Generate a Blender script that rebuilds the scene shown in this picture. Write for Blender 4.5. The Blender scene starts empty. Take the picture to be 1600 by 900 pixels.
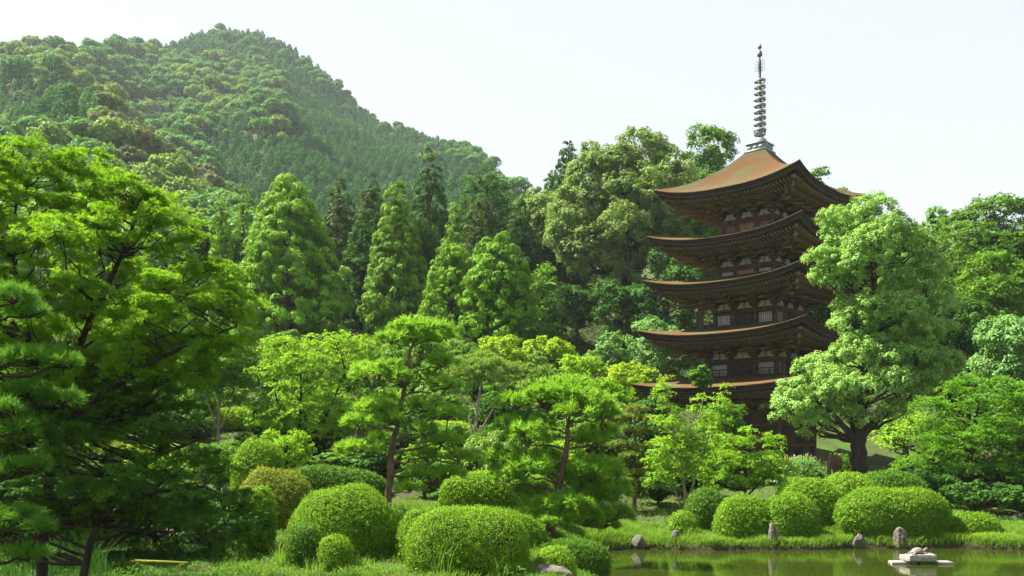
import bpy, bmesh, math, random
import numpy as np
from mathutils import Vector, Matrix

HAZE = True
DENS = 1.9
scene = bpy.context.scene
COL = scene.collection
# ------------------------------------------------------------------ camera
F, HZ, CAMZ = 1500.0, 700.0, 3.5
cam_data = bpy.data.cameras.new('camera')
cam = bpy.data.objects.new('camera', cam_data)
COL.objects.link(cam)
cam.location = (0, 0, CAMZ)
cam.rotation_euler = (math.radians(90), 0, 0)
cam_data.sensor_width = 36.0
cam_data.lens = 36.0 * F / 1600.0
cam_data.shift_y = (HZ - 450.0) / 1600.0
cam_data.clip_end = 6000
cam_data.clip_start = 0.1
scene.camera = cam
# ------------------------------------------------------------------ sky, sun, exposure
SUN_EL = math.radians(54)
SUN_DIR = Vector((-1.0, 0.28, 0)).normalized() * math.cos(SUN_EL) + Vector((0, 0, math.sin(SUN_EL)))
world = bpy.data.worlds.new('World')
scene.world = world
world.use_nodes = True
wn = world.node_tree
wn.nodes.clear()
w_out = wn.nodes.new('ShaderNodeOutputWorld')
w_bg = wn.nodes.new('ShaderNodeBackground')
w_bg.inputs['Strength'].default_value = 0.10
sky = wn.nodes.new('ShaderNodeTexSky')
sky.sky_type = 'NISHITA'
sky.sun_disc = False
sky.sun_elevation = SUN_EL
sky.sun_rotation = math.atan2(SUN_DIR.x, SUN_DIR.y)
sky.air_density = 1.0
sky.dust_density = 2.0
tc = wn.nodes.new('ShaderNodeTexCoord')
cmap = wn.nodes.new('ShaderNodeMapping')
cmap.inputs['Scale'].default_value = (1.0, 1.0, 2.6)
cmap.inputs['Rotation'].default_value = (0.0, 0.3, 0.4)
cn = wn.nodes.new('ShaderNodeTexNoise')
cn.inputs['Scale'].default_value = 2.2
cn.inputs['Detail'].default_value = 7
cn.inputs['Roughness'].default_value = 0.55
cr = wn.nodes.new('ShaderNodeMapRange')
cr.inputs['From Min'].default_value = 0.30
cr.inputs['From Max'].default_value = 0.66
cr.inputs['To Min'].default_value = 0.80
cr.inputs['To Max'].default_value = 0.98
mx = wn.nodes.new('ShaderNodeMix')
mx.data_type = 'RGBA'
mx.inputs['B'].default_value = (1.86, 1.98, 2.12, 1)
wn.links.new(tc.outputs['Generated'], cmap.inputs['Vector'])
wn.links.new(cmap.outputs['Vector'], cn.inputs['Vector'])
wn.links.new(cn.outputs['Fac'], cr.inputs['Value'])
wn.links.new(cr.outputs['Result'], mx.inputs['Factor'])
wn.links.new(sky.outputs['Color'], mx.inputs['A'])
wn.links.new(mx.outputs['Result'], w_bg.inputs['Color'])
wn.links.new(w_bg.outputs['Background'], w_out.inputs['Surface'])

sun_data = bpy.data.lights.new('sun', 'SUN')
sun_data.energy = 5.0
sun_data.angle = math.radians(0.6)
sun_data.color = (1.0, 0.95, 0.86)
sun = bpy.data.objects.new('sun', sun_data)
COL.objects.link(sun)
sun.rotation_euler = SUN_DIR.to_track_quat('Z', 'Y').to_euler()
sun.location = (-60, 20, 120)

scene.render.engine = 'CYCLES'
scene.view_settings.view_transform = 'Standard'
scene.view_settings.look = 'None'
scene.view_settings.exposure = 2.05
scene.view_settings.gamma = 1.0
scene.view_settings.use_curve_mapping = False
scene.cycles.use_denoising = True
scene.cycles.denoising_prefilter = 'NONE'
scene.cycles.denoising_input_passes = 'RGB_ALBEDO_NORMAL'
scene.cycles.sample_clamp_indirect = 4.0
scene.cycles.max_bounces = 7
scene.cycles.diffuse_bounces = 3
scene.cycles.glossy_bounces = 2
scene.cycles.transmission_bounces = 4
scene.cycles.volume_bounces = 0
scene.cycles.transparent_max_bounces = 6

# ------------------------------------------------------------------ maths helpers
def sstep(a, b, x):
    t = np.clip((np.asarray(x, float) - a) / (b - a), 0, 1)
    return t * t * (3 - 2 * t)

def unit(v):
    return v / np.maximum(np.linalg.norm(v, axis=-1, keepdims=True), 1e-9)

def P(px, py, Y):
    return np.array([(px - 800.0) * Y / F, Y, CAMZ + (HZ - py) * Y / F])

ZL_Y = [-80, 0, 6, 12, 18, 22, 26, 30, 36, 40, 45, 52, 60, 80, 95, 110]
ZL_Z = [2.2, 1.9, 1.8, 1.0, .62, .62, .85, 1.2, 1.7, 2.4, 3.9, 5.8, 7.6, 12.3, 15.8, 21.0]
ZR_Y = [-80, 0, 6, 12, 33, 34, 37, 41, 46, 52, 60, 74, 80, 90, 110]
ZR_Z = [2.2, 1.9, 1.8, .8, .2, .28, .58, 1.08, 1.6, 1.88, 1.95, 2.1, 4.2, 9.5, 20.0]
SKY_X = [-700, -200, 0, 60, 150, 240, 300, 345, 400, 440, 480, 520, 560, 600, 650, 700, 750, 790, 820, 870, 1000, 2600]
SKY_Y = [170, 120, 92, 80, 72, 78, 56, 46, 50, 64, 94, 130, 166, 194, 206, 222, 248, 278, 310, 390, 440, 440]
RDG_X = [-700, 0, 150, 250, 370, 500, 650, 790, 870, 2600]
RDG_Y = [430, 430, 470, 560, 640, 600, 520, 400, 260, 220]

def vnoise(x, y, s):
    x = x / s; y = y / s
    return (np.sin(x * 1.7 + 1.3 * np.sin(y * 1.1 + .7)) + np.sin(y * 1.9 + 1.1 * np.sin(x * 1.3 + 2.1))
            + .6 * np.sin(x * 3.1 + y * 2.3 + 1.) + .5 * np.sin(x * -2.7 + y * 4.1 + 3.)) / 3.1

def pond_sd(x, y):
    xl = np.interp(y, [0, 10, 20, 25, 30, 34, 40], [2.0, 1.6, 1.7, 2.3, 2.75, 2.9, 2.9]) + .2 * np.sin(y * 1.3)
    ysh = 33.2 + .35 * np.sin(x * .5 + 1) + .15 * np.sin(x * 1.7) + .9 * sstep(4.5, 2.5, x) * -1.0
    return np.minimum(np.minimum(x - xl, ysh - y), y - 7.0)

def ground(x, y):
    x = np.asarray(x, float); y = np.asarray(y, float)
    px = 800 + F * x / np.maximum(y, 8.0)
    zl = np.interp(y, ZL_Y, ZL_Z)
    zr = np.interp(y, ZR_Y, ZR_Z)
    z = zl + (zr - zl) * sstep(830, 1010, px)
    z = z + .08 * vnoise(x, y, 2.2) * sstep(12, 20, y)
    sd = pond_sd(x, y)
    z = np.minimum(z, .14 + .45 * np.maximum(0, -sd))
    z = np.where(y < 33.5, z, np.where(sd > -3, z, np.maximum(z, -9)))
    zfull = zl + (zr - zl) * sstep(830, 1010, px)
    z = np.where((y < 9), zfull, z)
    z = z + (-.9 - z) * sstep(-.12, .45, sd)
    # the mountain behind
    yr = np.interp(px, RDG_X, RDG_Y)
    e1 = (HZ - np.interp(px, SKY_X, SKY_Y)) / F - 3.0 / yr
    t = np.clip((y - 110) / (yr - 110), 0, 1)
    z110 = np.interp(110., ZL_Y, ZL_Z)
    e0 = (z110 - CAMZ) / 110.
    zm = CAMZ + y * (e0 + (e1 - e0) * t ** .85)
    zm = zm + 20 * np.exp(-((px - 120) / 150.) ** 2 - ((y - 235) / 38.) ** 2)
    zm = zm + 14 * np.exp(-((px - 30) / 120.) ** 2 - ((y - 330) / 30.) ** 2)
    zm = zm + 13 * np.exp(-((px - 420) / 90.) ** 2 - ((y - 390) / 40.) ** 2)
    zm = zm + 9 * vnoise(x, y, 42.) * sstep(0, .3, t) * (1 - .8 * sstep(.85, 1, t))
    over = np.maximum(0, y - yr)
    zm = zm - over * .45
    zm = np.maximum(zm, 20.0)
    return np.where(y > 110, zm, z)

def hit(px, py):
    ys = np.linspace(14, 120, 5301)
    x = (px - 800.) * ys / F
    zr_ = CAMZ + (HZ - py) * ys / F
    g = ground(x, ys)
    k = np.where(g >= np.maximum(zr_, 0.0))[0]
    i = k[0] if len(k) else len(ys) - 1
    return np.array([x[i], ys[i], g[i]])

# ------------------------------------------------------------------ object helpers
def tag(o, label=None, cat=None, group=None, kind=None):
    if label: o['label'] = label
    if cat: o['category'] = cat
    if group: o['group'] = group
    if kind: o['kind'] = kind
    return o

def thing(name, loc, label, cat, group=None, rz=0.0):
    o = bpy.data.objects.new(name, None)
    o.empty_display_size = .3
    COL.objects.link(o)
    o.location = loc
    o.rotation_euler = (0, 0, rz)
    return tag(o, label, cat, group)

def link_mesh(name, me, parent=None, loc=None):
    o = bpy.data.objects.new(name, me)
    COL.objects.link(o)
    if parent is not None: o.parent = parent
    if loc is not None: o.location = loc
    return o

def np_mesh(name, verts, faces, mats, midx=None, attrs=None, smooth=False):
    """faces: (N,4) or (N,3) int array"""
    me = bpy.data.meshes.new(name)
    verts = np.ascontiguousarray(verts, dtype=np.float32)
    faces = np.ascontiguousarray(faces, dtype=np.int32)
    n, k = faces.shape
    me.vertices.add(len(verts)); me.vertices.foreach_set('co', verts.ravel())
    me.loops.add(n * k); me.loops.foreach_set('vertex_index', faces.ravel())
    me.polygons.add(n)
    me.polygons.foreach_set('loop_start', np.arange(0, n * k, k, dtype=np.int32))
    try:
        me.polygons.foreach_set('loop_total', np.full(n, k, dtype=np.int32))
    except Exception:
        pass
    for m in (mats if isinstance(mats, (list, tuple)) else [mats]): me.materials.append(m)
    if midx is not None: me.polygons.foreach_set('material_index', np.ascontiguousarray(midx, dtype=np.int32))
    if smooth: me.polygons.foreach_set('use_smooth', np.ones(n, dtype=bool))
    if attrs:
        for an, av in attrs.items():
            a = me.attributes.new(an, 'FLOAT', 'FACE')
            a.data.foreach_set('value', np.ascontiguousarray(av, dtype=np.float32))
    me.update(calc_edges=True)
    return me

class Quads:
    """collects quads as raw 4-corner arrays plus welded strips"""
    def __init__(s): s.v = []; s.f = []; s.m = []; s.r = []; s.n = 0
    def add(s, verts, faces, m=0, r=None):
        verts = np.asarray(verts, float).reshape(-1, 3); faces = np.asarray(faces, int).reshape(-1, 4)
        s.v.append(verts); s.f.append(faces + s.n); s.n += len(verts)
        s.m.append(np.full(len(faces), m)); s.r.append(np.full(len(faces), .5) if r is None else np.asarray(r, float))
    def quads(s, q, m=0, r=None):
        q = np.asarray(q, float); k = len(q)
        if k: s.add(q.reshape(-1, 3), np.arange(4 * k).reshape(k, 4), m, r)
    def mesh(s, name, mats, smooth=False):
        return np_mesh(name, np.concatenate(s.v), np.concatenate(s.f), mats, np.concatenate(s.m), {'rnd': np.concatenate(s.r)}, smooth)
    def box(s, c, size, rz=0.0, m=0, bev=0):
        c = np.asarray(c, float); hx, hy, hz = np.asarray(size, float) / 2
        v = np.array([[x, y, z] for z in (-hz, hz) for y in (-hy, hy) for x in (-hx, hx)])
        cz, sz = math.cos(rz), math.sin(rz)
        v = v @ np.array([[cz, sz, 0], [-sz, cz, 0], [0, 0, 1]]) + c
        s.add(v, [[0, 2, 3, 1], [4, 5, 7, 6], [0, 1, 5, 4], [2, 6, 7, 3], [0, 4, 6, 2], [1, 3, 7, 5]], m)
    def beam(s, a, b, w, h, m=0):
        """box from a to b, width w (horizontal), height h"""
        a = np.asarray(a, float); b = np.asarray(b, float)
        d = unit(b - a); side = np.cross(d, [0, 0, 1.]); 
        if np.linalg.norm(side) < 1e-4: side = np.array([1., 0, 0])
        side = unit(side); up = np.cross(side, d)
        v = [p + side * sx * w / 2 + up * sz * h / 2 for p in (a, b) for sz in (-1, 1) for sx in (-1, 1)]
        s.add(v, [[0, 2, 3, 1], [4, 5, 7, 6], [0, 1, 5, 4], [2, 6, 7, 3], [0, 4, 6, 2], [1, 3, 7, 5]], m)
    def tube(s, pts, rad, sides=8, m=0, cap=True):
        pts = np.asarray(pts, float); rad = np.asarray(rad, float); n = len(pts)
        tan = np.gradient(pts, axis=0); tan = unit(tan)
        ref = np.array([1., .13, .07]) if abs(tan[:, 0]).mean() < .8 else np.array([.1, 1., .05])
        a = unit(np.cross(tan, ref)); b = np.cross(tan, a)
        th = np.linspace(0, 2 * math.pi, sides, endpoint=False)
        ring = pts[:, None, :] + rad[:, None, None] * (np.cos(th)[None, :, None] * a[:, None, :] + np.sin(th)[None, :, None] * b[:, None, :])
        i = np.arange(n - 1)[:, None] * sides; j = np.arange(sides)[None, :]; j2 = (j + 1) % sides
        f = np.stack([i + j, i + j2, i + sides + j2, i + sides + j], -1).reshape(-1, 4)
        s.add(ring.reshape(-1, 3), f, m)
        if cap and sides % 2 == 0:
            for base in (0, n - 1):
                r0 = ring[base]
                for q in range(1, sides - 2, 2):
                    s.add([r0[0], r0[q], r0[q + 1], r0[q + 2]], [[0, 1, 2, 3]], m)
    def lathe(s, prof, sides=16, c=(0, 0, 0), m=0):
        prof = np.asarray(prof, float)
        th = np.linspace(0, 2 * math.pi, sides, endpoint=False)
        v = np.stack([prof[:, 0][:, None] * np.cos(th), prof[:, 0][:, None] * np.sin(th), np.repeat(prof[:, 1][:, None], sides, 1)], -1) + np.asarray(c, float)
        n = len(prof)
        i = np.arange(n - 1)[:, None] * sides; j = np.arange(sides)[None, :]; j2 = (j + 1) % sides
        s.add(v.reshape(-1, 3), np.stack([i + j, i + j2, i + sides + j2, i + sides + j], -1).reshape(-1, 4), m)

# ------------------------------------------------------------------ materials
def new_mat(name):
    m = bpy.data.materials.new(name); m.use_nodes = True
    nt = m.node_tree; nt.nodes.clear()
    out = nt.nodes.new('ShaderNodeOutputMaterial')
    return m, nt, out

def N(nt, t, **kw):
    n = nt.nodes.new(t)
    for k, v in kw.items():
        if k in n.inputs: n.inputs[k].default_value = v
        else: setattr(n, k, v)
    return n

def mixc(nt, fac, a, b):
    m = nt.nodes.new('ShaderNodeMix'); m.data_type = 'RGBA'
    for s, v in (('A', a), ('B', b)):
        if isinstance(v, tuple): m.inputs[s].default_value = (*v, 1) if len(v) == 3 else v
        else: nt.links.new(v, m.inputs[s])
    if isinstance(fac, float): m.inputs['Factor'].default_value = fac
    else: nt.links.new(fac, m.inputs['Factor'])
    return m.outputs['Result']

def leaf_mat(name, c1, c2, trans=.4, tcol=None, rough=.6, spec=.07, twig=None):
    m, nt, out = new_mat(name)
    at = N(nt, 'ShaderNodeAttribute', attribute_name='rnd')
    geo = N(nt, 'ShaderNodeNewGeometry')
    no = N(nt, 'ShaderNodeTexNoise', Scale=.35, Detail=3.0)
    nt.links.new(geo.outputs['Position'], no.inputs['Vector'])
    oi = N(nt, 'ShaderNodeObjectInfo')
    a1 = N(nt, 'ShaderNodeMath', operation='ADD'); nt.links.new(at.outputs['Fac'], a1.inputs[0]); nt.links.new(no.outputs['Fac'], a1.inputs[1])
    a2 = N(nt, 'ShaderNodeMath', operation='MULTIPLY_ADD'); nt.links.new(oi.outputs['Random'], a2.inputs[0]); a2.inputs[1].default_value = .35; nt.links.new(a1.outputs[0], a2.inputs[2])
    mr = N(nt, 'ShaderNodeMapRange'); nt.links.new(a2.outputs[0], mr.inputs['Value'])
    mr.inputs['From Min'].default_value = .45; mr.inputs['From Max'].default_value = 1.65
    col = mixc(nt, mr.outputs['Result'], c1, c2)
    p = N(nt, 'ShaderNodeBsdfPrincipled', Roughness=rough)
    p.inputs['Specular IOR Level'].default_value = spec
    nt.links.new(col, p.inputs['Base Color'])
    tr = N(nt, 'ShaderNodeBsdfTranslucent')
    tc_ = tcol or (min(1, c2[0] * 1.7 + .03), min(1, c2[1] * 1.5 + .03), c2[2] * .6)
    tcl = mixc(nt, .5, col, tc_)
    nt.links.new(tcl, tr.inputs['Color'])
    ms = N(nt, 'ShaderNodeMixShader', Fac=trans)
    nt.links.new(p.outputs[0], ms.inputs[1]); nt.links.new(tr.outputs[0], ms.inputs[2])
    nt.links.new(ms.outputs[0], out.inputs['Surface'])
    return m

def surf_mat(name, c1, c2, scale=3.0, rough=.8, spec=.3, bump=.3, bscale=20., metal=0., stretch=(1, 1, 1), c3=None, s3=.6, obj=True):
    m, nt, out = new_mat(name)
    tcn = N(nt, 'ShaderNodeTexCoord')
    mp = N(nt, 'ShaderNodeMapping'); mp.inputs['Scale'].default_value = stretch
    if obj: nt.links.new(tcn.outputs['Object'], mp.inputs['Vector'])
    else:
        g = N(nt, 'ShaderNodeNewGeometry'); nt.links.new(g.outputs['Position'], mp.inputs['Vector'])
    n1 = N(nt, 'ShaderNodeTexNoise', Scale=scale, Detail=8.0, Roughness=.62); nt.links.new(mp.outputs[0], n1.inputs['Vector'])
    mr = N(nt, 'ShaderNodeMapRange'); nt.links.new(n1.outputs['Fac'], mr.inputs['Value'])
    mr.inputs['From Min'].default_value = .32; mr.inputs['From Max'].default_value = .68
    col = mixc(nt, mr.outputs['Result'], c1, c2)
    if c3:
        n3 = N(nt, 'ShaderNodeTexNoise', Scale=s3, Detail=5.0); nt.links.new(mp.outputs[0], n3.inputs['Vector'])
        m3 = N(nt, 'ShaderNodeMapRange'); nt.links.new(n3.outputs['Fac'], m3.inputs['Value'])
        m3.inputs['From Min'].default_value = .48; m3.inputs['From Max'].default_value = .64
        col = mixc(nt, m3.outputs['Result'], col, c3)
    p = N(nt, 'ShaderNodeBsdfPrincipled', Roughness=rough, Metallic=metal)
    p.inputs['Specular IOR Level'].default_value = spec
    nt.links.new(col, p.inputs['Base Color'])
    if bump:
        n2 = N(nt, 'ShaderNodeTexNoise', Scale=bscale, Detail=6.0); nt.links.new(mp.outputs[0], n2.inputs['Vector'])
        b = N(nt, 'ShaderNodeBump', Strength=bump, Distance=.05); nt.links.new(n2.outputs['Fac'], b.inputs['Height'])
        nt.links.new(b.outputs[0], p.inputs['Normal'])
    nt.links.new(p.outputs[0], out.inputs['Surface'])
    return m

M = {}
M['maple'] = leaf_mat('maple_leaf', (.07, .19, .008), (.17, .34, .015), .42)
M['maple_bright'] = leaf_mat('bright_maple_leaf', (.12, .28, .012), (.24, .42, .03), .42)
M['maple_yellow'] = leaf_mat('yellow_green_leaf', (.16, .29, .010), (.29, .43, .02), .38)
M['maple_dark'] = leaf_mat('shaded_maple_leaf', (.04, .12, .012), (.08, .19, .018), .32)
M['camphor'] = leaf_mat('camphor_leaf', (.12, .27, .04), (.26, .44, .09), .28, rough=.5, spec=.14)
M['oak'] = leaf_mat('olive_leaf', (.08, .155, .025), (.20, .30, .07), .24)
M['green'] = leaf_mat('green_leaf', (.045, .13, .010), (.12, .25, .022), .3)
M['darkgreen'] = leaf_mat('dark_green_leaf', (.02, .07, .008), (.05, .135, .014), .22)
M['greygreen'] = leaf_mat('grey_green_leaf', (.09, .21, .05), (.18, .34, .09), .3)
M['ilex'] = leaf_mat('small_olive_leaf', (.09, .19, .02), (.20, .32, .06), .3)
M['cedar'] = leaf_mat('bright_conifer_spray', (.07, .19, .010), (.19, .36, .025), .22)
M['cedar_mid'] = leaf_mat('conifer_spray', (.075, .18, .014), (.18, .32, .03), .22)
M['cedar_dark'] = leaf_mat('dark_conifer_spray', (.02, .07, .010), (.05, .13, .018), .25)
M['cedar_brown'] = leaf_mat('brown_tinged_conifer_spray', (.03, .09, .018), (.08, .12, .03), .25)
M['needle'] = leaf_mat('pine_needle', (.09, .25, .012), (.26, .47, .05), .3, rough=.5)
M['needle_deep'] = leaf_mat('deep_pine_needle', (.035, .12, .012), (.11, .27, .03), .35, rough=.5)
M['needle_pale'] = leaf_mat('pale_pine_needle', (.12, .20, .025), (.25, .32, .06), .22)
M['shrub'] = leaf_mat('clipped_shrub_leaf', (.065, .175, .010), (.20, .35, .022), .25)
M['shrub_deep'] = leaf_mat('deep_shrub_leaf', (.035, .11, .010), (.10, .21, .02), .22)
M['shrub_olive'] = leaf_mat('bronze_shrub_leaf', (.09, .17, .012), (.26, .29, .035), .22)
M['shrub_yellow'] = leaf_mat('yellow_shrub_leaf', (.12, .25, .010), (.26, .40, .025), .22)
M['grass'] = leaf_mat('grass_blade', (.055, .15, .012), (.15, .27, .03), .38)
M['sedge'] = leaf_mat('sedge_blade', (.10, .25, .03), (.22, .40, .06), .38)
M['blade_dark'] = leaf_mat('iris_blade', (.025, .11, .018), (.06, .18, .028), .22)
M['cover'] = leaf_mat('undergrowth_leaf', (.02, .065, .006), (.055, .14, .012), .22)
M['maple_deep'] = leaf_mat('deep_maple_leaf', (.035, .13, .008), (.12, .28, .014), .36)
M['moss'] = leaf_mat('water_weed', (.04, .10, .012), (.08, .16, .02), .22)
M['mt_olive'] = leaf_mat('hill_olive_leaf', (.09, .20, .022), (.22, .34, .045), .22)
M['mt_green'] = leaf_mat('hill_green_leaf', (.05, .17, .03), (.12, .28, .05), .22)
M['mt_dark'] = leaf_mat('hill_conifer_spray', (.022, .115, .024), (.06, .21, .04), .25)
M['mt_brown'] = leaf_mat('hill_brown_leaf', (.08, .12, .025), (.15, .19, .04), .22)
M['twig'] = surf_mat('twig', (.018, .02, .010), (.04, .038, .018), 6, .9, .1, .2)
M['bark'] = surf_mat('bark', (.05, .038, .026), (.12, .095, .07), 5, .9, .15, .8, 14, stretch=(1, 1, .35))
M['bark_dark'] = surf_mat('dark_bark', (.022, .018, .013), (.055, .045, .033), 5, .9, .15, .8, 14, stretch=(1, 1, .35))
M['bark_pine'] = surf_mat('pine_bark', (.07, .045, .03), (.20, .14, .10), 7, .9, .15, 1.0, 16, stretch=(1, 1, .5))
M['bark_pale'] = surf_mat('pale_bark', (.16, .13, .09), (.32, .28, .21), 8, .85, .2, .4, 20)
M['rock'] = surf_mat('granite', (.06, .052, .045), (.19, .165, .14), 4, .85, .25, .9, 9, c3=(.07, .08, .03), s3=1.6)
M['slab'] = surf_mat('pale_stone', (.20, .185, .155), (.34, .31, .26), 7, .8, .25, .6, 18)
M['plank'] = surf_mat('weathered_plank', (.19, .175, .14), (.32, .29, .24), 5, .8, .2, .4, 12, stretch=(.3, 3, 3))
M['turtle'] = surf_mat('turtle_shell', (.10, .095, .08), (.2, .19, .17), 14, .6, .4, .4, 25)
M['mossy'] = surf_mat('mossy_wood', (.10, .12, .015), (.2, .2, .03), 9, .9, .1, .6, 30)
M['path'] = surf_mat('gravel_path', (.30, .27, .21), (.45, .41, .33), 14, .9, .15, .4, 60, obj=False)

# ground, water
def ground_mat():
    m, nt, out = new_mat('earth_and_grass')
    g = N(nt, 'ShaderNodeNewGeometry')
    n1 = N(nt, 'ShaderNodeTexNoise', Scale=.5, Detail=8.0, Roughness=.65); nt.links.new(g.outputs['Position'], n1.inputs['Vector'])
    mr = N(nt, 'ShaderNodeMapRange'); nt.links.new(n1.outputs['Fac'], mr.inputs['Value'])
    mr.inputs['From Min'].default_value = .40; mr.inputs['From Max'].default_value = .62
    n2 = N(nt, 'ShaderNodeTexNoise', Scale=9., Detail=6.0); nt.links.new(g.outputs['Position'], n2.inputs['Vector'])
    grass = mixc(nt, n2.outputs['Fac'], (.02, .055, .008), (.07, .13, .018))
    soil = mixc(nt, n2.outputs['Fac'], (.03, .024, .014), (.08, .06, .035))
    col = mixc(nt, mr.outputs['Result'], grass, soil)
    sp = N(nt, 'ShaderNodeSeparateXYZ'); nt.links.new(g.outputs['Position'], sp.inputs[0])
    wet = N(nt, 'ShaderNodeMapRange'); nt.links.new(sp.outputs['Z'], wet.inputs['Value'])
    wet.inputs['From Min'].default_value = .04; wet.inputs['From Max'].default_value = .28
    col = mixc(nt, wet.outputs['Result'], (.035, .028, .015), col)
    p = N(nt, 'ShaderNodeBsdfPrincipled', Roughness=.95); p.inputs['Specular IOR Level'].default_value = .1
    b = N(nt, 'ShaderNodeBump', Strength=.6, Distance=.08); nt.links.new(n2.outputs['Fac'], b.inputs['Height']); nt.links.new(b.outputs[0], p.inputs['Normal'])
    nt.links.new(col, p.inputs['Base Color']); nt.links.new(p.outputs[0], out.inputs['Surface'])
    return m
M['ground'] = ground_mat()

def water_mat():
    m, nt, out = new_mat('pond_water')
    g = N(nt, 'ShaderNodeNewGeometry')
    mp = N(nt, 'ShaderNodeMapping'); mp.inputs['Scale'].default_value = (1., .45, 1.); nt.links.new(g.outputs['Position'], mp.inputs['Vector'])
    n1 = N(nt, 'ShaderNodeTexNoise', Scale=5., Detail=3.0); nt.links.new(mp.outputs[0], n1.inputs['Vector'])
    n3 = N(nt, 'ShaderNodeTexNoise', Scale=.8, Detail=2.0); nt.links.new(mp.outputs[0], n3.inputs['Vector'])
    ad = N(nt, 'ShaderNodeMath', operation='MULTIPLY_ADD'); nt.links.new(n3.outputs['Fac'], ad.inputs[0]); ad.inputs[1].default_value = 2.0; nt.links.new(n1.outputs['Fac'], ad.inputs[2])
    b = N(nt, 'ShaderNodeBump', Strength=.10, Distance=.03); nt.links.new(ad.outputs[0], b.inputs['Height'])
    p = N(nt, 'ShaderNodeBsdfPrincipled', Roughness=.07)
    p.inputs['Base Color'].default_value = (.022, .032, .004, 1)
    p.inputs['IOR'].default_value = 1.33
    p.inputs['Specular IOR Level'].default_value = .75
    nt.links.new(b.outputs[0], p.inputs['Normal']); nt.links.new(p.outputs[0], out.inputs['Surface'])
    return m
M['water'] = water_mat()

# pagoda materials
def bark_roof_mat():
    m, nt, out = new_mat('cypress_bark_roof')
    t = N(nt, 'ShaderNodeTexCoord')
    n1 = N(nt, 'ShaderNodeTexNoise', Scale=.55, Detail=7.0, Roughness=.6); nt.links.new(t.outputs['Object'], n1.inputs['Vector'])
    n2 = N(nt, 'ShaderNodeTexNoise', Scale=16., Detail=6.0, Roughness=.7); nt.links.new(t.outputs['Object'], n2.inputs['Vector'])
    mr = N(nt, 'ShaderNodeMapRange'); nt.links.new(n1.outputs['Fac'], mr.inputs['Value']); mr.inputs['From Min'].default_value = .42; mr.inputs['From Max'].default_value = .62
    base = mixc(nt, n2.outputs['Fac'], (.045, .024, .009), (.185, .092, .030))
    col = mixc(nt, mr.outputs['Result'], base, (.085, .085, .035))
    sep = N(nt, 'ShaderNodeSeparateXYZ'); nt.links.new(t.outputs['Object'], sep.inputs[0])
    wv = N(nt, 'ShaderNodeTexWave', Scale=5.5, Distortion=.8, bands_direction='Z'); nt.links.new(t.outputs['Object'], wv.inputs['Vector'])
    p = N(nt, 'ShaderNodeBsdfPrincipled', Roughness=.9); p.inputs['Specular IOR Level'].default_value = .12
    ad = N(nt, 'ShaderNodeMath', operation='MULTIPLY_ADD'); nt.links.new(wv.outputs['Fac'], ad.inputs[0]); ad.inputs[1].default_value = .8; nt.links.new(n2.outputs['Fac'], ad.inputs[2])
    b = N(nt, 'ShaderNodeBump', Strength=.9, Distance=.07); nt.links.new(ad.outputs[0], b.inputs['Height']); nt.links.new(b.outputs[0], p.inputs['Normal'])
    nt.links.new(col, p.inputs['Base Color']); nt.links.new(p.outputs[0], out.inputs['Surface'])
    return m
M['roof'] = bark_roof_mat()
M['roof_edge'] = surf_mat('bark_edge', (.018, .014, .011), (.045, .034, .025), 12, .85, .2, .6, 40, stretch=(1, 1, 12))
M['wood'] = surf_mat('old_timber', (.05, .030, .014), (.12, .07, .03), 3, .75, .25, .4, 24, stretch=(1, 1, .4))
M['wood_light'] = surf_mat('timber_bracket', (.08, .048, .016), (.22, .13, .04), 4, .75, .25, .3, 24)
M['wood_grey'] = surf_mat('grey_timber', (.03, .026, .023), (.075, .064, .056), 4, .8, .2, .4, 24)
M['wood_end'] = surf_mat('pale_rafter_end', (.14, .12, .08), (.26, .22, .15), 6, .8, .2, .1)
M['plaster'] = surf_mat('white_plaster', (.38, .34, .22), (.55, .50, .34), 3, .85, .2, .1)
M['pane'] = surf_mat('pale_window_board', (.50, .48, .47), (.68, .65, .63), 5, .8, .2, .1)
M['pane_red'] = surf_mat('red_brown_board', (.25, .12, .08), (.45, .25, .17), 5, .8, .2, .1)
M['patina'] = surf_mat('green_copper', (.13, .165, .15), (.25, .29, .27), 4, .6, .4, .3, 20, metal=.15)
M['patina_dark'] = surf_mat('dark_copper', (.07, .085, .08), (.14, .17, .16), 4, .6, .4, .3, 20, metal=.3)
M['stone'] = surf_mat('base_stone', (.22, .21, .19), (.36, .34, .31), 3, .85, .2, .4)
M['fence'] = surf_mat('fence_wood', (.09, .05, .032), (.17, .10, .065), 4, .8, .2, .4, stretch=(3, 3, .5))
M['fence_white'] = surf_mat('white_paint', (.7, .7, .68), (.8, .8, .78), 4, .6, .3, .1)

# ------------------------------------------------------------------ terrain and pond
def build_terrain():
    ny, nx = 520, 560
    a = np.linspace(0, 1, ny)
    ys = np.concatenate([np.linspace(-80, 12, 20), np.linspace(12.4, 60, 190), np.linspace(60.8, 130, 90), 130 + 770 * np.linspace(.006, 1, 180) ** 1.25, np.linspace(920, 2500, 12)])
    s = np.linspace(-1, 1, nx)
    s = np.sign(s) * np.abs(s) ** 1.15
    Y, S = np.meshgrid(ys, s, indexing='ij')
    X = S * (38 + np.maximum(np.abs(Y), 0) * .85)
    Z = ground(X, Y)
    v = np.stack([X, Y, Z], -1).reshape(-1, 3)
    n0, n1 = len(ys), nx
    i = np.arange(n0 - 1)[:, None] * n1; j = np.arange(n1 - 1)[None, :]
    f = np.stack([i + j, i + j + 1, i + n1 + j + 1, i + n1 + j], -1).reshape(-1, 4)
    o = link_mesh('ground', np_mesh('ground', v, f, M['ground'], smooth=True))
    tag(o, kind='structure')
build_terrain()

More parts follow.
